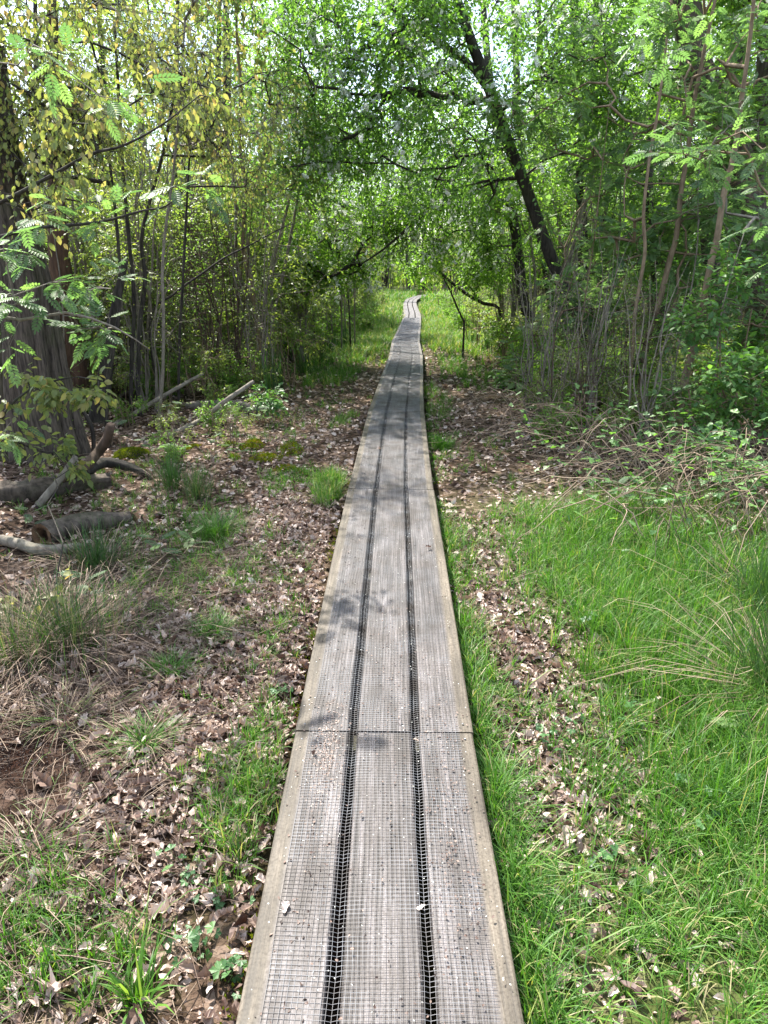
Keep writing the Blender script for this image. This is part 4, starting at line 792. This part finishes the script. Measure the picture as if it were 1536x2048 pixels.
plant('leaning_sapling', 'thin dark leaning stem crossing the arching bough near the far grass', 'sapling', None,
      [(rooted(P3([(928, 648), (926, 640), (914, 614), (900, 580), (885, 552), (872, 510), (862, 450)], 14.2)), [.022, .02, .018, .014, .01])], blobs((at(880, 470, 14.2), (.7, .7, .5), 30)), 343, M['bark_dark'], M['fresh'], P_SMALL, leaf=.07, k=4, tl=.3, ml=8, sides=7)

# logs and dead wood
def log(name, label, pts, rad, bark, sides=16, hollow=None, flute=.05, group=None, seed=1):
    base = np.array(pts[0]); root = thing(name, label, 'log' if 'log' in name else 'branch', base, group); r_ = np.random.default_rng(seed)
    P = cat(pts, step=.07); R = np.interp(np.linspace(0, 1, len(P)), np.linspace(0, 1, len(rad)), rad)
    a = Acc(); tube(a, P - base, R, sides, r_, .07, cap=hollow is None, flute=flute); link('bark', a.mesh('bark', bark), root)
    if hollow is not None:
        a = Acc(); D = nrm(P[1] - P[0]); inner = np.array([P[0] - base + D * t for t in (-.002, .05, .4)])
        X_ = nrm(np.cross(D, [0, 0, 1.])); Z_ = np.cross(X_, D); th = np.linspace(0, 6.2832, sides, endpoint=False)
        V = []
        for rr_, t in ((R[0] * 1.0, -.004), (R[0] * hollow, -.004), (R[0] * hollow * .9, .06), (R[0] * hollow * .6, .4)):
            V += [P[0] - base + D * t + (X_ * math.cos(q) + Z_ * math.sin(q)) * rr_ * (1 + .06 * r_.normal()) for q in th]
        Q = [(b_ * sides + j, b_ * sides + (j + 1) % sides, (b_ + 1) * sides + (j + 1) % sides, (b_ + 1) * sides + j) for b_ in range(3) for j in range(sides)]
        V.append(P[0] - base + D * .4); a.add(V, Q, [(3 * sides + j, 3 * sides + (j + 1) % sides, 4 * sides) for j in range(sides)]); link('cut_end', a.mesh('cut_end', M['endgrain']), root)
        a = Acc(); tube(a, np.array([P[-1] - base, P[-1] - base + .002 * D]), R[-1] * .98, sides, cap=True); link('far_end', a.mesh('far_end', M['endgrain']), root)
    return root
def G3(lst):                                          # polyline lying near the ground: (px, py, height above ground)
    out = []
    for px, py, h in lst:
        x, y = gp(px, py, h); z = float(gz(x, y)) + h; x, y = gp(px, py, z); out.append(np.array([x, y, z]))
    return out
log('fallen_log', 'thick furrowed log lying on the ground below the many-stemmed tree', G3([(-80, 1000, .04), (0, 988, .05), (60, 984, .06), (130, 972, .05), (222, 962, .03)]), [.08, .09, .09, .08, .06], M['bark_oak'], flute=.16, seed=2)
log('bent_limb', 'brown bent limb rising from the thick log to the crooked stem', G3([(120, 962, .12), (166, 940, .14), (195, 905, .22), (214, 880, .33), (222, 850, .46)]), [.035, .04, .042, .04, .035], M['bark_red'], seed=3)
log('bent_limb', 'dark root-like limb running right from the brown bent limb', G3([(166, 945, .12), (210, 925, .10), (262, 935, .07), (300, 952, .03)]), [.05, .045, .035, .02], M['bark_dark'], seed=31)
log('broken_branch', 'pale stripped branch leaning across the thick log', G3([(76, 1012, .02), (98, 985, .10), (121, 958, .20), (140, 930, .30), (152, 912, .36)]), [.028, .028, .026, .024, .02], M['bark_grey'], sides=8, seed=4)
log('hollow_log', 'rotting hollow log with a dark opening facing the camera', G3([(84, 1072, .07), (130, 1056, .06), (190, 1045, .05), (262, 1038, .03)]), [.08, .08, .075, .05], M['bark_oak'], hollow=.72, flute=.12, seed=5)
log('fallen_log', 'pale weathered log in front of the hollow log', G3([(-40, 1075, .05), (20, 1082, .06), (80, 1100, .06), (140, 1096, .05), (160, 1090, .04)]), [.025, .035, .036, .03, .015], M['bark_grey'], seed=6)
log('fallen_branch', 'long pale branch propped up at its right end, left of the boardwalk', G3([(285, 890, .01), (330, 873, .03), (400, 842, .12), (445, 806, .30), (480, 782, .42), (507, 763, .52)]), [.022, .026, .028, .026, .024, .02], M['bark_grey'], sides=8, seed=7)
log('fallen_branch', 'straight thin pole lying behind the long pale branch', G3([(207, 862, .02), (279, 821, .12), (337, 786, .25), (406, 747, .42)]), [.03, .028, .024, .02], M['bark_grey'], sides=8, seed=8)
log('fallen_log', 'pale log on the ground behind the propped branch', G3([(373, 812, .04), (420, 808, .06), (460, 808, .06), (490, 812, .05), (515, 822, .03)]), [.045, .05, .05, .045, .03], M['bark_grey'], seed=9)
log('sawn_log', 'sawn log with a rotten brown cut end facing the camera, right of the path', G3([(1206, 823, .10), (1180, 806, .11), (1150, 792, .11), (1118, 782, .09)]), [.105, .10, .10, .09], M['bark_grey'], hollow=.55, seed=10)
log('broken_branch', 'short broken orange-tinted stub beside the foot of the leaning tree', [at(1195, 770, 9.3), at(1205, 762, 9.3), at(1218, 752, 9.3)], [.02, .022, .015], M['endgrain'], sides=7, seed=12)
# mossy stone-like mound
rngm = np.random.default_rng(9); cx, cy_ = gp(265, 912); root = thing('mossy_mound', 'low mound thick with bright yellow-green moss near the fallen log', 'moss mound', (cx, cy_, float(gz(cx, cy_))))
a = Acc(); u_ = np.linspace(0, 2 * np.pi, 18, endpoint=False); V = []; 
for s in np.linspace(0, 1, 8):
    for t in u_: V.append((.17 * math.cos(t) * math.cos(s * 1.5) * (1 + .1 * math.sin(3 * t)), .12 * math.sin(t) * math.cos(s * 1.5), .085 * math.sin(s * 1.5) - .01))
a.add(V, [(i_ * 18 + j, i_ * 18 + (j + 1) % 18, (i_ + 1) * 18 + (j + 1) % 18, (i_ + 1) * 18 + j) for i_ in range(7) for j in range(18)]); link('core', a.mesh('core', M['bark_dark']), root)
a = Acc(); n_ = 2600; t = rngm.uniform(0, 6.283, n_); s = np.arcsin(rngm.random(n_)); Pm = np.stack([.17 * np.cos(t) * np.cos(s), .12 * np.sin(t) * np.cos(s), .085 * np.sin(s)], -1)
stamp(a, P_SMALL, Pm, nrm(Pm) + rngm.normal(0, .5, Pm.shape), rngm.normal(0, 1, Pm.shape), rngm.uniform(.01, .025, n_), np.clip(rngm.normal(.5, .15, n_), 0, 1)); link('moss_cover', a.mesh('moss_cover', M['moss']), root, 'stuff')

# ------------------------------------------------------------------ seedlings and herbs
def seedling(label, x, y, h, n_, leaf, proto, mat, name='rowan_seedling', cat_='seedling', group=None, key='s', hang=.15):
    r_ = np.random.default_rng(int(abs(x * 1000 + y * 77))); z = float(gz(x, y)); root = thing(name, label, cat_, (x, y, z), group); a = Acc()
    tube(a, cat([(0, 0, -.02), (.01, 0, h * .5), (r_.normal(0, .02), 0, h)], 6), [.003, .003, .0025, .002, .002, .0015], 5); link('stem', a.mesh('stem', M['bark_pale']), root)
    t = np.arange(n_) * 2.4; zz = h * np.linspace(.5, 1.0, n_); pos = np.stack([0 * t, 0 * t, zz], -1); d = np.stack([np.cos(t), np.sin(t), r_.uniform(.05, .5, n_)], -1)
    d, nh = leaf_frames(r_, d, hang, 1, .2); leaf_parts(root, 'leaf', proto, key, mat, pos, d, nh, leaf * r_.uniform(.7, 1.15, n_), r_)
    return root
SEED = [(320, 1120, .16, 5, 'rowan seedling in litter between the rush clumps and the far tussock'), (385, 1105, .12, 4, 'low rowan seedling just right of the first one by the far tussock'), (180, 1215, .2, 5, 'rowan seedling standing in the broad rush clump'),
        (300, 925, .2, 5, 'rowan seedling under the propped pale branch'), (470, 935, .18, 6, 'rowan seedling beside the moss cushions'), (430, 925, .2, 5, 'rowan seedling left of the moss cushions'), (520, 870, .3, 7, 'bushy rowan seedling behind the moss cushions'),
        (350, 870, .35, 6, 'taller rowan seedling at the low end of the propped branch'), (240, 900, .3, 5, 'rowan seedling between the mossy mound and the bent limb'), (1165, 960, .25, 5, 'rowan seedling where the litter meets the grass'),
        (1230, 1040, .28, 6, 'rowan seedling in the grass in front of the bramble canes'), (1110, 890, .35, 6, 'rowan seedling beside the litter clearing on the right'), (1040, 880, .3, 6, 'small rowan seedling at the near edge of the thicket, right of the boards'),
        (990, 800, .4, 6, 'rowan seedling at the far end of the right litter clearing'), (1280, 1050, .22, 5, 'rowan seedling between grass and bramble canes'), (70, 1070, .2, 5, 'rowan seedling growing over the opening of the hollow log'),
        (1160, 850, .4, 7, 'leafy rowan seedling in front of the sawn log'), (1480, 1480, .12, 5, 'small rowan seedling at the lower right edge in the grass')]
for px, py, h, n_, lb in SEED:
    x, y = gp(px, py); seedling(lb, x, y, h, n_, .11, P_ROWAN, M['rowan'], key='rowan_seed', group='rowan seedlings')
HERB = [(430, 1800, 'three-lobed herb against the left board edge, middle of the near span'), (400, 1890, 'herb patch nearest the camera by the left board edge'), (445, 1960, 'herb at the very bottom beside the left board edge'), (380, 1735, 'bluish herb left of the near board edge in the litter'),
        (1230, 1750, 'herb in a gap in the grass right of the boards'), (1370, 1600, 'herb with pale leaves in the right-hand grass'), (1460, 1610, 'herb by the right frame edge in the grass'), (1190, 1265, 'pale herb standing in the middle of the sward'), (1140, 1480, 'wide-leaved herb beside the litter strip'),
        (1090, 1500, 'herb half hidden in grass near the right board edge'), (1260, 1460, 'herb in tall grass left of the rush clump'), (1330, 1090, 'herb at the foot of the bramble canes'), (560, 1390, 'small herb in the left litter strip near the boards'), (1420, 1690, 'herb in the lower right grass')]
for px, py, lb in HERB:
    x, y = gp(px, py); r_ = np.random.default_rng(px); z = float(gz(x, y)); root = thing('leafy_herb', lb, 'herb', (x, y, z), 'low herbs')
    n_ = 13; pos = r_.normal(0, .032, (n_, 3)); pos[:, 2] = r_.uniform(.012, .05 if px < 800 else .11, n_); d = r_.normal(0, 1, (n_, 3)) * [1, 1, .35]; d, nh = leaf_frames(r_, d, .1, 1, .35)
    a = Acc(); edges(a, pos * [.3, .3, 0] - [0, 0, .01], pos, .0012, .0008, 4, .5); link('stems', a.mesh('stems', M['rush']), root, 'stuff')
    leaf_parts(root, 'leaf', P_HERB, 'herb', M['herb'], pos, d, nh, r_.uniform(.02, .046, n_), r_)
x, y = gp(350, 915); seedling('single broad maple-like leaf plant near the mossy mound', x, y, .07, 3, .20, P_MAPLE, M['shrub'], name='maple_seedling', key='maple')
# dark holly-like bush by the left litter strip
x, y = gp(510, 850); c = np.array([x, y, .22])
plant('dark_bush', 'small dark blue-green bush behind the moss on the left', 'bush', None, [([(x, y, -.03), (x + .03, y, .15), (x + .05, y, .32)], [.012, .009, .005]), ([(x, y, 0), (x - .15, y, .2), (x - .22, y, .28)], [.008, .006, .004])],
      ellip(rg, c, (.38, .3, .18), 34), 350, M['bark_dark'], M['shrub'], P_OVATE, leaf=.05, k=3, tl=.12, ml=6, rt=.0016, step=.08, hang=.1, varc=.15)
# green broad-leaved shrubs at right edge
for q, (lab, px, py, Y_, rr_, n_) in enumerate((('leafy green shrub right of the stouter rowan stem', 1440, 800, 6.4, (.65, .6, .42), 120), ('tallest leafy green shrub against the right edge', 1500, 640, 6.9, (.7, .7, .55), 150),
        ('low green shrub tangled in the dry bramble canes', 1480, 930, 5.4, (.45, .5, .2), 46), ('green undergrowth bush behind the crossing rowan stems', 1290, 745, 9.4, (.9, .8, .35), 120), ('green bush left of the sawn log under the leaning tree', 1110, 760, 10.3, (.8, .7, .35), 110),
        ('shady bush behind the big furrowed trunk', 1500, 560, 10.8, (1.4, 1.0, .9), 160))):
    c = at(px, py, Y_); g0 = float(gz(c[0], c[1]))
    plant('green_shrub', lab, 'shrub', 'green shrubs on the right', [([(c[0] + dx * .2, Y_, g0 - .03), (c[0] + dx * .3, Y_ + .02, (g0 + c[2]) / 2), (c[0] + dx * .5, Y_, c[2] + .1)], [.012, .01, .006]) for dx in (-.6, 0, .7)],
          ellip(rg, c, rr_, n_), 360 + q, M['bark_pale'], M['shrub'], P_OVATE, leaf=.065, k=3, tl=.2, ml=6, rt=.0018, step=.14, hang=.15, parts=120 if q < 3 else 0, rnd=.35, varc=.6)
# bramble canes: each an object of the thicket
def bramble(label, boxes, n_, seed, leaves=True):
    r_ = np.random.default_rng(seed); x0, x1, y0, y1 = boxes; root = thing('bramble_thicket', label, 'bramble', ((x0 + x1) / 2, y0, float(gz((x0 + x1) / 2, y0))))
    b0 = np.array(root.location); T_ = []
    for k in range(n_):
        x = r_.uniform(x0, x1); y = r_.uniform(y0, y1); z = float(gz(x, y)); L = r_.uniform(.4, 1.3); th = r_.normal(math.pi * .9, 1.1); h = r_.uniform(.15, .6)
        pts = [(x, y, z - .02), (x + .25 * L * math.cos(th), y + .2 * L * math.sin(th), z + h * .8), (x + .6 * L * math.cos(th), y + .5 * L * math.sin(th), z + h), (x + L * math.cos(th), y + .8 * L * math.sin(th), z + h * r_.uniform(.1, .8))]
        P = cat(pts, 10) + r_.normal(0, .012, (10, 3)); a = Acc(); rr_ = r_.uniform(.002, .0055); tube(a, P - b0, np.linspace(rr_, rr_ * .4, 10), 4, var=r_.uniform(.45, 1)); link('cane', a.mesh('cane', M['straw']), root); T_.append(P[5])
    if leaves:
        T_ = np.array(T_); k = len(T_) * 4; pos = np.repeat(T_, 4, 0) + r_.normal(0, .16, (k, 3)) * [1, 1, .7]; pos[:, 2] = np.maximum(pos[:, 2], gz(pos[:, 0], pos[:, 1]) + .03); d = r_.normal(0, 1, (k, 3)) * [1, 1, .3]; a = Acc()
        stamp(a, P_HERB, pos - b0, d, np.array([[0, 0, 1.]]) + r_.normal(0, .3, (k, 3)), r_.uniform(.04, .075, k), r_.uniform(.3, 1, k)); link('foliage', a.mesh('foliage', M['shrub']), root, 'stuff')
bramble('tangle of dry brown bramble canes between the grass and the green shrubs', (1.65, 3.2, 3.9, 6.3), 210, 41)
bramble('low brown dead stalks by the litter clearing, left of the bramble tangle', (1.3, 2.1, 5.9, 7.6), 40, 42, False)
bramble('thin tangle of bare canes in the left thicket beyond the propped branch', (-3.4, -1.6, 10.5, 13), 60, 43)
for q, (lab, pts) in enumerate((('pale straight dead stick standing upright at the edge of the brambles', [(1228, 985), (1231, 900), (1230, 835)]), ('long pale stick slanting down through the bramble tangle', [(1196, 830), (1260, 900), (1330, 990), (1400, 1080)]),
                                ('pale curved cane leaning from the crossing rowan stems into the brambles', [(1262, 850), (1285, 905), (1312, 945), (1345, 1010)]))):
    P_ = P3(pts, [6.3, 5.0]) if q else P3(pts, 5.6)
    if not q: P_ = rooted(P_)
    root = thing('dead_stick', lab, 'stick', P_[0]); a = Acc(); P_ = cat(P_, 12) - np.array(P_[0]); tube(a, P_, np.linspace(.007, .004, 12), 6, var=.9); link('stick', a.mesh('stick', M['straw']), root)

# ------------------------------------------------------------------ woodland beyond: a few kinds, copied one by one
rb = np.random.default_rng(500); random.seed(4)
def proto_tree(name, h, r0, crown, leafmat, seed, lean=.3, leaf=.075, n_=150, k=5, ml=9, stems=1, bark='bark_dark', hang=.3, flowers=0, proto=P_SMALL, tl=.4, up=1.0):
    r_ = np.random.default_rng(seed); tr = []
    for s in range(stems):
        a0 = r_.uniform(0, 6.28); sp_ = (.12 if stems > 1 else 0); tl_ = lean * (1 + (stems > 1)); hh = h * r_.uniform(.75, 1.0)
        pts = [(sp_ * math.cos(a0), sp_ * math.sin(a0), -.1)] + [(sp_ * math.cos(a0) + tl_ * t * t * math.cos(a0) * h * .25 + r_.normal(0, .015 * h), sp_ * math.sin(a0) + tl_ * t * t * math.sin(a0) * h * .25 + r_.normal(0, .015 * h), hh * t) for t in (.2, .4, .6, .8, 1)]
        tr.append((pts, [r0, r0 * .85, r0 * .75, r0 * .6, r0 * .4, r0 * .15]))
    T_ = np.concatenate([ellip(r_, c, rr_, int(n_ * f)) for c, rr_, f in crown])
    T_[:, 2] = np.maximum(T_[:, 2], .15)
    return plant(name, '', 'tree' if h > 4.5 else 'shrub', None, tr, T_, seed, M[bark], M[leafmat], proto, leaf=leaf, k=k, tl=tl, ml=ml, hang=hang, base=(0, 0, 0), rt=.0035 if h > 5 else .0025, step=.3, sides=7, flowers=flowers, up=up)
KT = {
 'tall': [proto_tree('slender_tree', 10, .11, [((0, 0, 6.5), (1.8, 1.8, 3.2), 1), ((0, 0, 3.2), (1.5, 1.5, 1.2), .35)], 'yellowgreen', 601, n_=120),
          proto_tree('slender_tree', 12, .14, [((0, 0, 8), (2.2, 2.2, 3.6), 1), ((.3, 0, 4), (1.7, 1.5, 1.4), .3)], 'fresh', 602, n_=130),
          proto_tree('slender_tree', 9, .08, [((0, 0, 5.5), (1.6, 1.6, 3.2), 1)], 'yellowgreen', 603, n_=110, lean=.6)],
 'thicket': [proto_tree('thicket_shrub', 4.2, .03, [((0, 0, 2.4), (1.1, 1.1, 1.6), 1)], 'yellowgreen', 611, n_=95, stems=5, leaf=.06, bark='bark_grey', tl=.32),
             proto_tree('thicket_shrub', 3.6, .028, [((0, 0, 2.0), (1.1, 1.1, 1.4), 1)], 'fresh', 612, n_=95, stems=5, leaf=.06, bark='bark_grey', tl=.32),
             proto_tree('thicket_shrub', 4.4, .03, [((0, 0, 2.9), (1.1, 1.1, 1.3), 1)], 'bronze', 613, n_=80, stems=5, leaf=.065, bark='bark_dark', tl=.32, hang=1.0, up=.3)],
 'cherry': [proto_tree('blossoming_bird_cherry', 6.5, .07, [((0, 0, 4), (1.8, 1.8, 2.2), 1)], 'fresh', 621, n_=140, flowers=220, lean=.7),
            proto_tree('blossoming_bird_cherry', 6.5, .07, [((0, 0, 3.8), (1.8, 1.8, 2.2), 1)], 'cherry', 622, n_=140, flowers=110, lean=.7)],
 'low': [proto_tree('low_bush', 1.1, .012, [((0, 0, .6), (.55, .55, .45), 1)], 'fresh', 631, n_=46, stems=4, leaf=.06, bark='bark_pale', tl=.2, k=4, ml=6),
         proto_tree('low_bush', 1.0, .012, [((0, 0, .55), (.6, .6, .4), 1)], 'yellowgreen', 632, n_=38, stems=4, leaf=.05, bark='bark_pale', tl=.18, k=3, ml=6)]}
KT['twiggy'] = [proto_tree('twiggy_sapling', 3.4, .018, [((0, 0, 1.7), (.7, .7, 1.3), 1)], 'yellowgreen', 641, n_=90, stems=9, leaf=.045, bark='bark_grey', tl=.42, k=3, ml=3),
                proto_tree('twiggy_sapling', 2.8, .016, [((0, 0, 1.4), (.8, .8, 1.1), 1)], 'fresh', 642, n_=90, stems=8, leaf=.045, bark='bark_red', tl=.42, k=3, ml=3)]
USED = set()
NAMES_ = {'tall': ('tall thin-trunked tree', 'tree'), 'thicket': ('many-stemmed thicket shrub', 'shrub'), 'cherry': ('blossoming bird cherry', 'tree'), 'low': ('low leafy bush', 'bush'), 'twiggy': ('twiggy sapling cluster', 'sapling')}
COLN = {'yellowgreen': 'yellow-green', 'fresh': 'fresh green', 'bronze': 'bronze-leaved', 'cherry': 'deep green'}
cells = {}
def put(kind, x, y, v=None, sc=1.0):
    v = int(rb.integers(0, len(KT[kind]))) if v is None else v; src = KT[kind][v]
    pw = float(path_x(y)); side = 'left' if x < pw else 'right'
    d = abs(x - pw); zone = 'along the verge' if d < 3.2 else ('a few steps back from' if d < 7 else 'deep in the wood'); far = 'near' if y < 12 else ('middle' if y < 24 else 'far')
    lf = [c for c in src.children if c.name.startswith('foliage')][0].data.materials[0].name
    cn = {'spring_leaf': 'yellow-green', 'fresh_leaf': 'fresh green', 'bronze_leaf': 'bronze-leaved', 'cherry_leaf': 'deep green'}[lf]
    pre = {'along the verge': 'on the %s verge, %s stretch' % (side, far), 'a few steps back from': 'set back %s of the boards, %s stretch' % (side, far), 'deep in the wood': 'deep in the %s wood, %s stretch' % (side, far)}[zone]
    if y < 0: pre = 'behind the viewer on the %s' % side
    lab = '%s %s %s' % (cn, NAMES_[kind][0], pre); grp = '%s %s' % (NAMES_[kind][0].replace('shrub', 'shrubs').replace('tree', 'trees').replace('bush', 'bushes'), pre)
    loc = (x, y, float(gz(x, y))); rz = float(rb.uniform(0, 6.28)); s_ = sc * float(rb.uniform(.85, 1.15)); tilt = (float(rb.normal(0, .04)), float(rb.normal(0, .04)))
    if id(src) not in USED:
        USED.add(id(src)); src.location = loc; src.rotation_euler = (tilt[0], tilt[1], rz); src.scale = (s_, s_, s_); src['label'] = lab; src['group'] = grp; src['category'] = NAMES_[kind][1]; return
    dup(src, loc, rz, s_, lab, grp, tilt)
def ring(kind, n_, y0, y1, dmin, dmax, side, v=None, sc=1.0, mind=1.2):
    got = []; t = 0
    while len(got) < n_ and t < n_ * 60:
        t += 1; y = rb.uniform(y0, y1); d = rb.uniform(dmin, dmax); x = float(path_x(y)) + side * d
        if abs(x) > .62 * y + 3: continue
        if any((x - a_) ** 2 + (y - b_) ** 2 < mind ** 2 for a_, b_ in got): continue
        got.append((x, y)); put(kind, x, y, v, sc)
# left thicket
ring('thicket', 20, 10.8, 17, 1.9, 8.5, -1, v=0, mind=1.0); ring('thicket', 9, 10.5, 16, 2.4, 9, -1, v=2, mind=1.0); ring('thicket', 40, 16, 34, 1.8, 12, -1, mind=.9); ring('thicket', 26, 34, 56, 2.2, 30, -1, mind=1.5, sc=1.15)
ring('tall', 14, 18, 30, 3.5, 15, -1); ring('tall', 28, 28, 62, 3, 32, -1); ring('cherry', 4, 17, 28, 2.8, 7, -1, v=0)
ring('low', 34, 9.8, 17, 1.7, 7, -1, mind=.6); ring('low', 40, 13, 36, 1.1, 4.5, -1, mind=.6); ring('thicket', 16, 13, 26, 1.7, 3.0, -1, v=0, mind=.6, sc=.8)
# right thicket
ring('thicket', 22, 12, 20, 2.2, 10, 1, v=1, mind=1.0); ring('thicket', 40, 17, 36, 1.8, 12, 1, mind=.9); ring('thicket', 26, 34, 56, 3.4, 30, 1, mind=1.5, sc=1.15); ring('tall', 14, 13, 28, 4.5, 15, 1, v=1); ring('tall', 26, 26, 62, 4, 32, 1)
ring('cherry', 7, 14, 30, 3.2, 9, 1, v=1); ring('low', 34, 8.2, 16, 1.9, 7, 1, mind=.5); ring('low', 40, 15, 36, 1.25, 5, 1, mind=.6); ring('low', 9, 6.6, 8.6, 1.5, 2.6, 1, mind=.35, sc=.6); ring('twiggy', 24, 9.3, 16, 2.2, 8, -1, mind=.6); ring('twiggy', 16, 15, 28, 1.6, 8, -1, mind=.7); ring('twiggy', 12, 9.5, 20, 2.4, 8, 1, v=0, mind=.7); ring('low', 22, 8.4, 13, 1.7, 5, 1, v=0, mind=.5, sc=.9); ring('twiggy', 8, 6.4, 8.6, 1.5, 2.6, 1, mind=.4, sc=.5)
# closing the far end of the ride
for x, y, k_, v_ in ((-3, 50, 'tall', 0), (0, 55, 'tall', 1), (3, 57, 'tall', 0), (6, 55, 'tall', 2), (-1, 53, 'thicket', 0), (2, 54, 'thicket', 1), (4.5, 54.5, 'thicket', 0), (-4, 48, 'thicket', 0), (8, 55, 'thicket', 1), (0, 60, 'tall', 1), (5, 62, 'tall', 1), (-5, 58, 'tall', 0),
                     (4.5, 44, 'thicket', 1), (6, 41, 'thicket', 0), (5, 37, 'thicket', 1)):
    put(k_, x, y, v_, 1.1)
# trees round and behind the viewer, which shade the near ground
for x, y, k_, v_ in ((4.6, 1.5, 'tall', 0), (-5.5, -2, 'tall', 0), (4.0, -4, 'tall', 1), (-3.0, -5, 'tall', 2), (6.5, 5, 'tall', 1), (-6.5, 5.5, 'tall', 0), (0.5, -9, 'tall', 1), (6, -1, 'thicket', 1), (-6, 1, 'thicket', 0)):
    put(k_, x, y, v_, 1.0)
ring('low', 26, 8.6, 11.5, 2.0, 5.2, -1, mind=.45, sc=.75); ring('thicket', 7, 9.2, 11, 3.0, 6.5, -1, v=0, mind=.8, sc=.8)
for q in range(26):
    put('thicket', -11 + q * .95 + (q % 3) * .3, 52.5 + (q % 4) * 1.8 + (2 if -6 < -11 + q < 12 else 0), q % 2, 1.25)
r_ = np.random.default_rng(900); a = Acc(); n_ = 90000; kx = r_.uniform(-75, 75, 900); ky = r_.uniform(66, 92, 900); kz = np.where(r_.random(900) < .45, r_.uniform(.2, 3.2, 900), 13 * r_.random(900))
i_ = r_.integers(0, 900, n_); pos = np.stack([kx[i_], ky[i_], kz[i_]], -1) + r_.normal(0, 1, (n_, 3)) * [1.3, 1.3, .9]; pos[:, 2] = np.abs(pos[:, 2]) + .1; lo_ = r_.random(n_) < .3; pos[lo_] = np.stack([r_.uniform(-40, 45, lo_.sum()), r_.uniform(58, 66, lo_.sum()), np.abs(r_.normal(0, 1.3, lo_.sum()))], -1)
stamp(a, P_SMALL, pos, r_.normal(0, 1, (n_, 3)), r_.normal(0, .6, (n_, 3)) + [0, 0, 1.], r_.uniform(.2, .42, n_), np.clip(r_.normal(.45, .2, n_), 0, 1))
tx = r_.uniform(-75, 75, 420); ty = r_.uniform(64, 92, 420); edges(a, np.stack([tx, ty, 0 * tx - .3], -1), np.stack([tx + r_.normal(0, .8, 420), ty, r_.uniform(8, 14, 420)], -1), .14, .05, 5, 0.0)
o = link('distant_woodland', a.mesh('distant_woodland', M['yellowgreen']), kind='stuff'); o['label'] = 'far spring woodland closing the view beyond the bend of the boardwalk'
ring('low', 24, 5.6, 9.8, 1.5, 4.6, -1, mind=.35, sc=.42); ring('twiggy', 12, 8.2, 10.2, 1.9, 5.2, -1, mind=.5, sc=.7); ring('thicket', 6, 8.6, 10.4, 2.6, 5.5, -1, v=0, mind=.8, sc=.75)
ring('low', 14, 6.8, 9.5, 1.5, 4.5, 1, v=0, mind=.4, sc=.5)
# individual trunks seen through the left thicket
for lab, pts, w_, Y_ in (('straight dark trunk seen through the thicket, left one of the far pair', [(432, 640), (430, 500), (434, 330), (436, 150), (440, -20)], 14, 20),
                         ('broad grey trunk seen through the thicket just right of the far dark one', [(462, 640), (464, 480), (460, 380), (455, 200), (452, -20)], 20, 21),
                         ('dark trunk leaning right, its top against the sky left of the blossom', [(500, 640), (508, 470), (520, 350), (535, 300), (565, 165), (595, 0), (610, -80)], 15, 18),
                         ('pale-lit trunk against the sky above the blossom', [(640, 620), (645, 400), (651, 195), (653, 80), (652, -40)], 12, 26),
                         ('small dark trunk standing at the far bend of the boardwalk', [(818, 585), (815, 540), (813, 490), (812, 420), (815, 330)], 5, 50),
                         ('thin straight grey trunk on the far left of the thicket', [(60, 640), (68, 420), (72, 200), (70, -20)], 13, 16),
                         ('slim trunk in the shade left of the sword-leaved plants', [(345, 680), (340, 520), (350, 350), (352, 160), (356, -20)], 12, 15)):
    r_ = rpx(w_, Y_); plant('woodland_tree', lab, 'tree', None, [(rooted(P3(pts, Y_)), [r_ * 1.15, r_, r_ * .9, r_ * .75, r_ * .5])], blobs((at(pts[-2][0], 60, Y_), (1.6, 1.6, 1.6), 60)), 700 + w_, M['bark_dark'], M['yellowgreen'], P_SMALL, leaf=.07, k=4, tl=.4, ml=7, rt=.003)
# bare hazel-like poles in the left thicket near the grass
for q in range(14):
    px = 628 + q * 6.0 + (q % 3) * 3; Y_ = 15 + (q % 4) * .8; c = at(px, 640, Y_); h = 1.6 + .5 * (q % 3); g0 = float(gz(c[0], Y_))
    root = thing('thin_pole', 'thin bare brown pole in the row under the hanging blossom', 'sapling', (c[0], Y_, g0), 'thin bare poles under the hanging blossom')
    a = Acc(); tube(a, cat([(0, 0, -.05), (.02 * math.sin(q), 0, h * .5), (.08 * math.sin(q * 2), 0, h)], 6), [.02, .018, .016, .014, .012, .01], 6); link('trunk', a.mesh('trunk', M['bark_grey'] if q % 3 else M['bark_dark']), root)

# labels: rank look-alikes by their distance from the boards
ORD = ['nearest', 'second nearest', 'third nearest', 'fourth nearest', 'fifth nearest', 'sixth nearest', 'seventh nearest', 'eighth nearest', 'ninth nearest', 'tenth nearest', 'eleventh nearest', 'twelfth nearest']
by = {}
for o in list(COL.objects):
    if o.get('category') and o.parent is None: by.setdefault(o['label'], []).append(o)
for lb, os_ in by.items():
    if len(os_) < 2: continue
    os_.sort(key=lambda o: math.hypot(o.location.x, o.location.y))
    for k_, o in enumerate(os_):
        o['label'] = '%s, %s' % (lb, ORD[k_] if k_ < len(ORD) else '%dth nearest' % (k_ + 1))
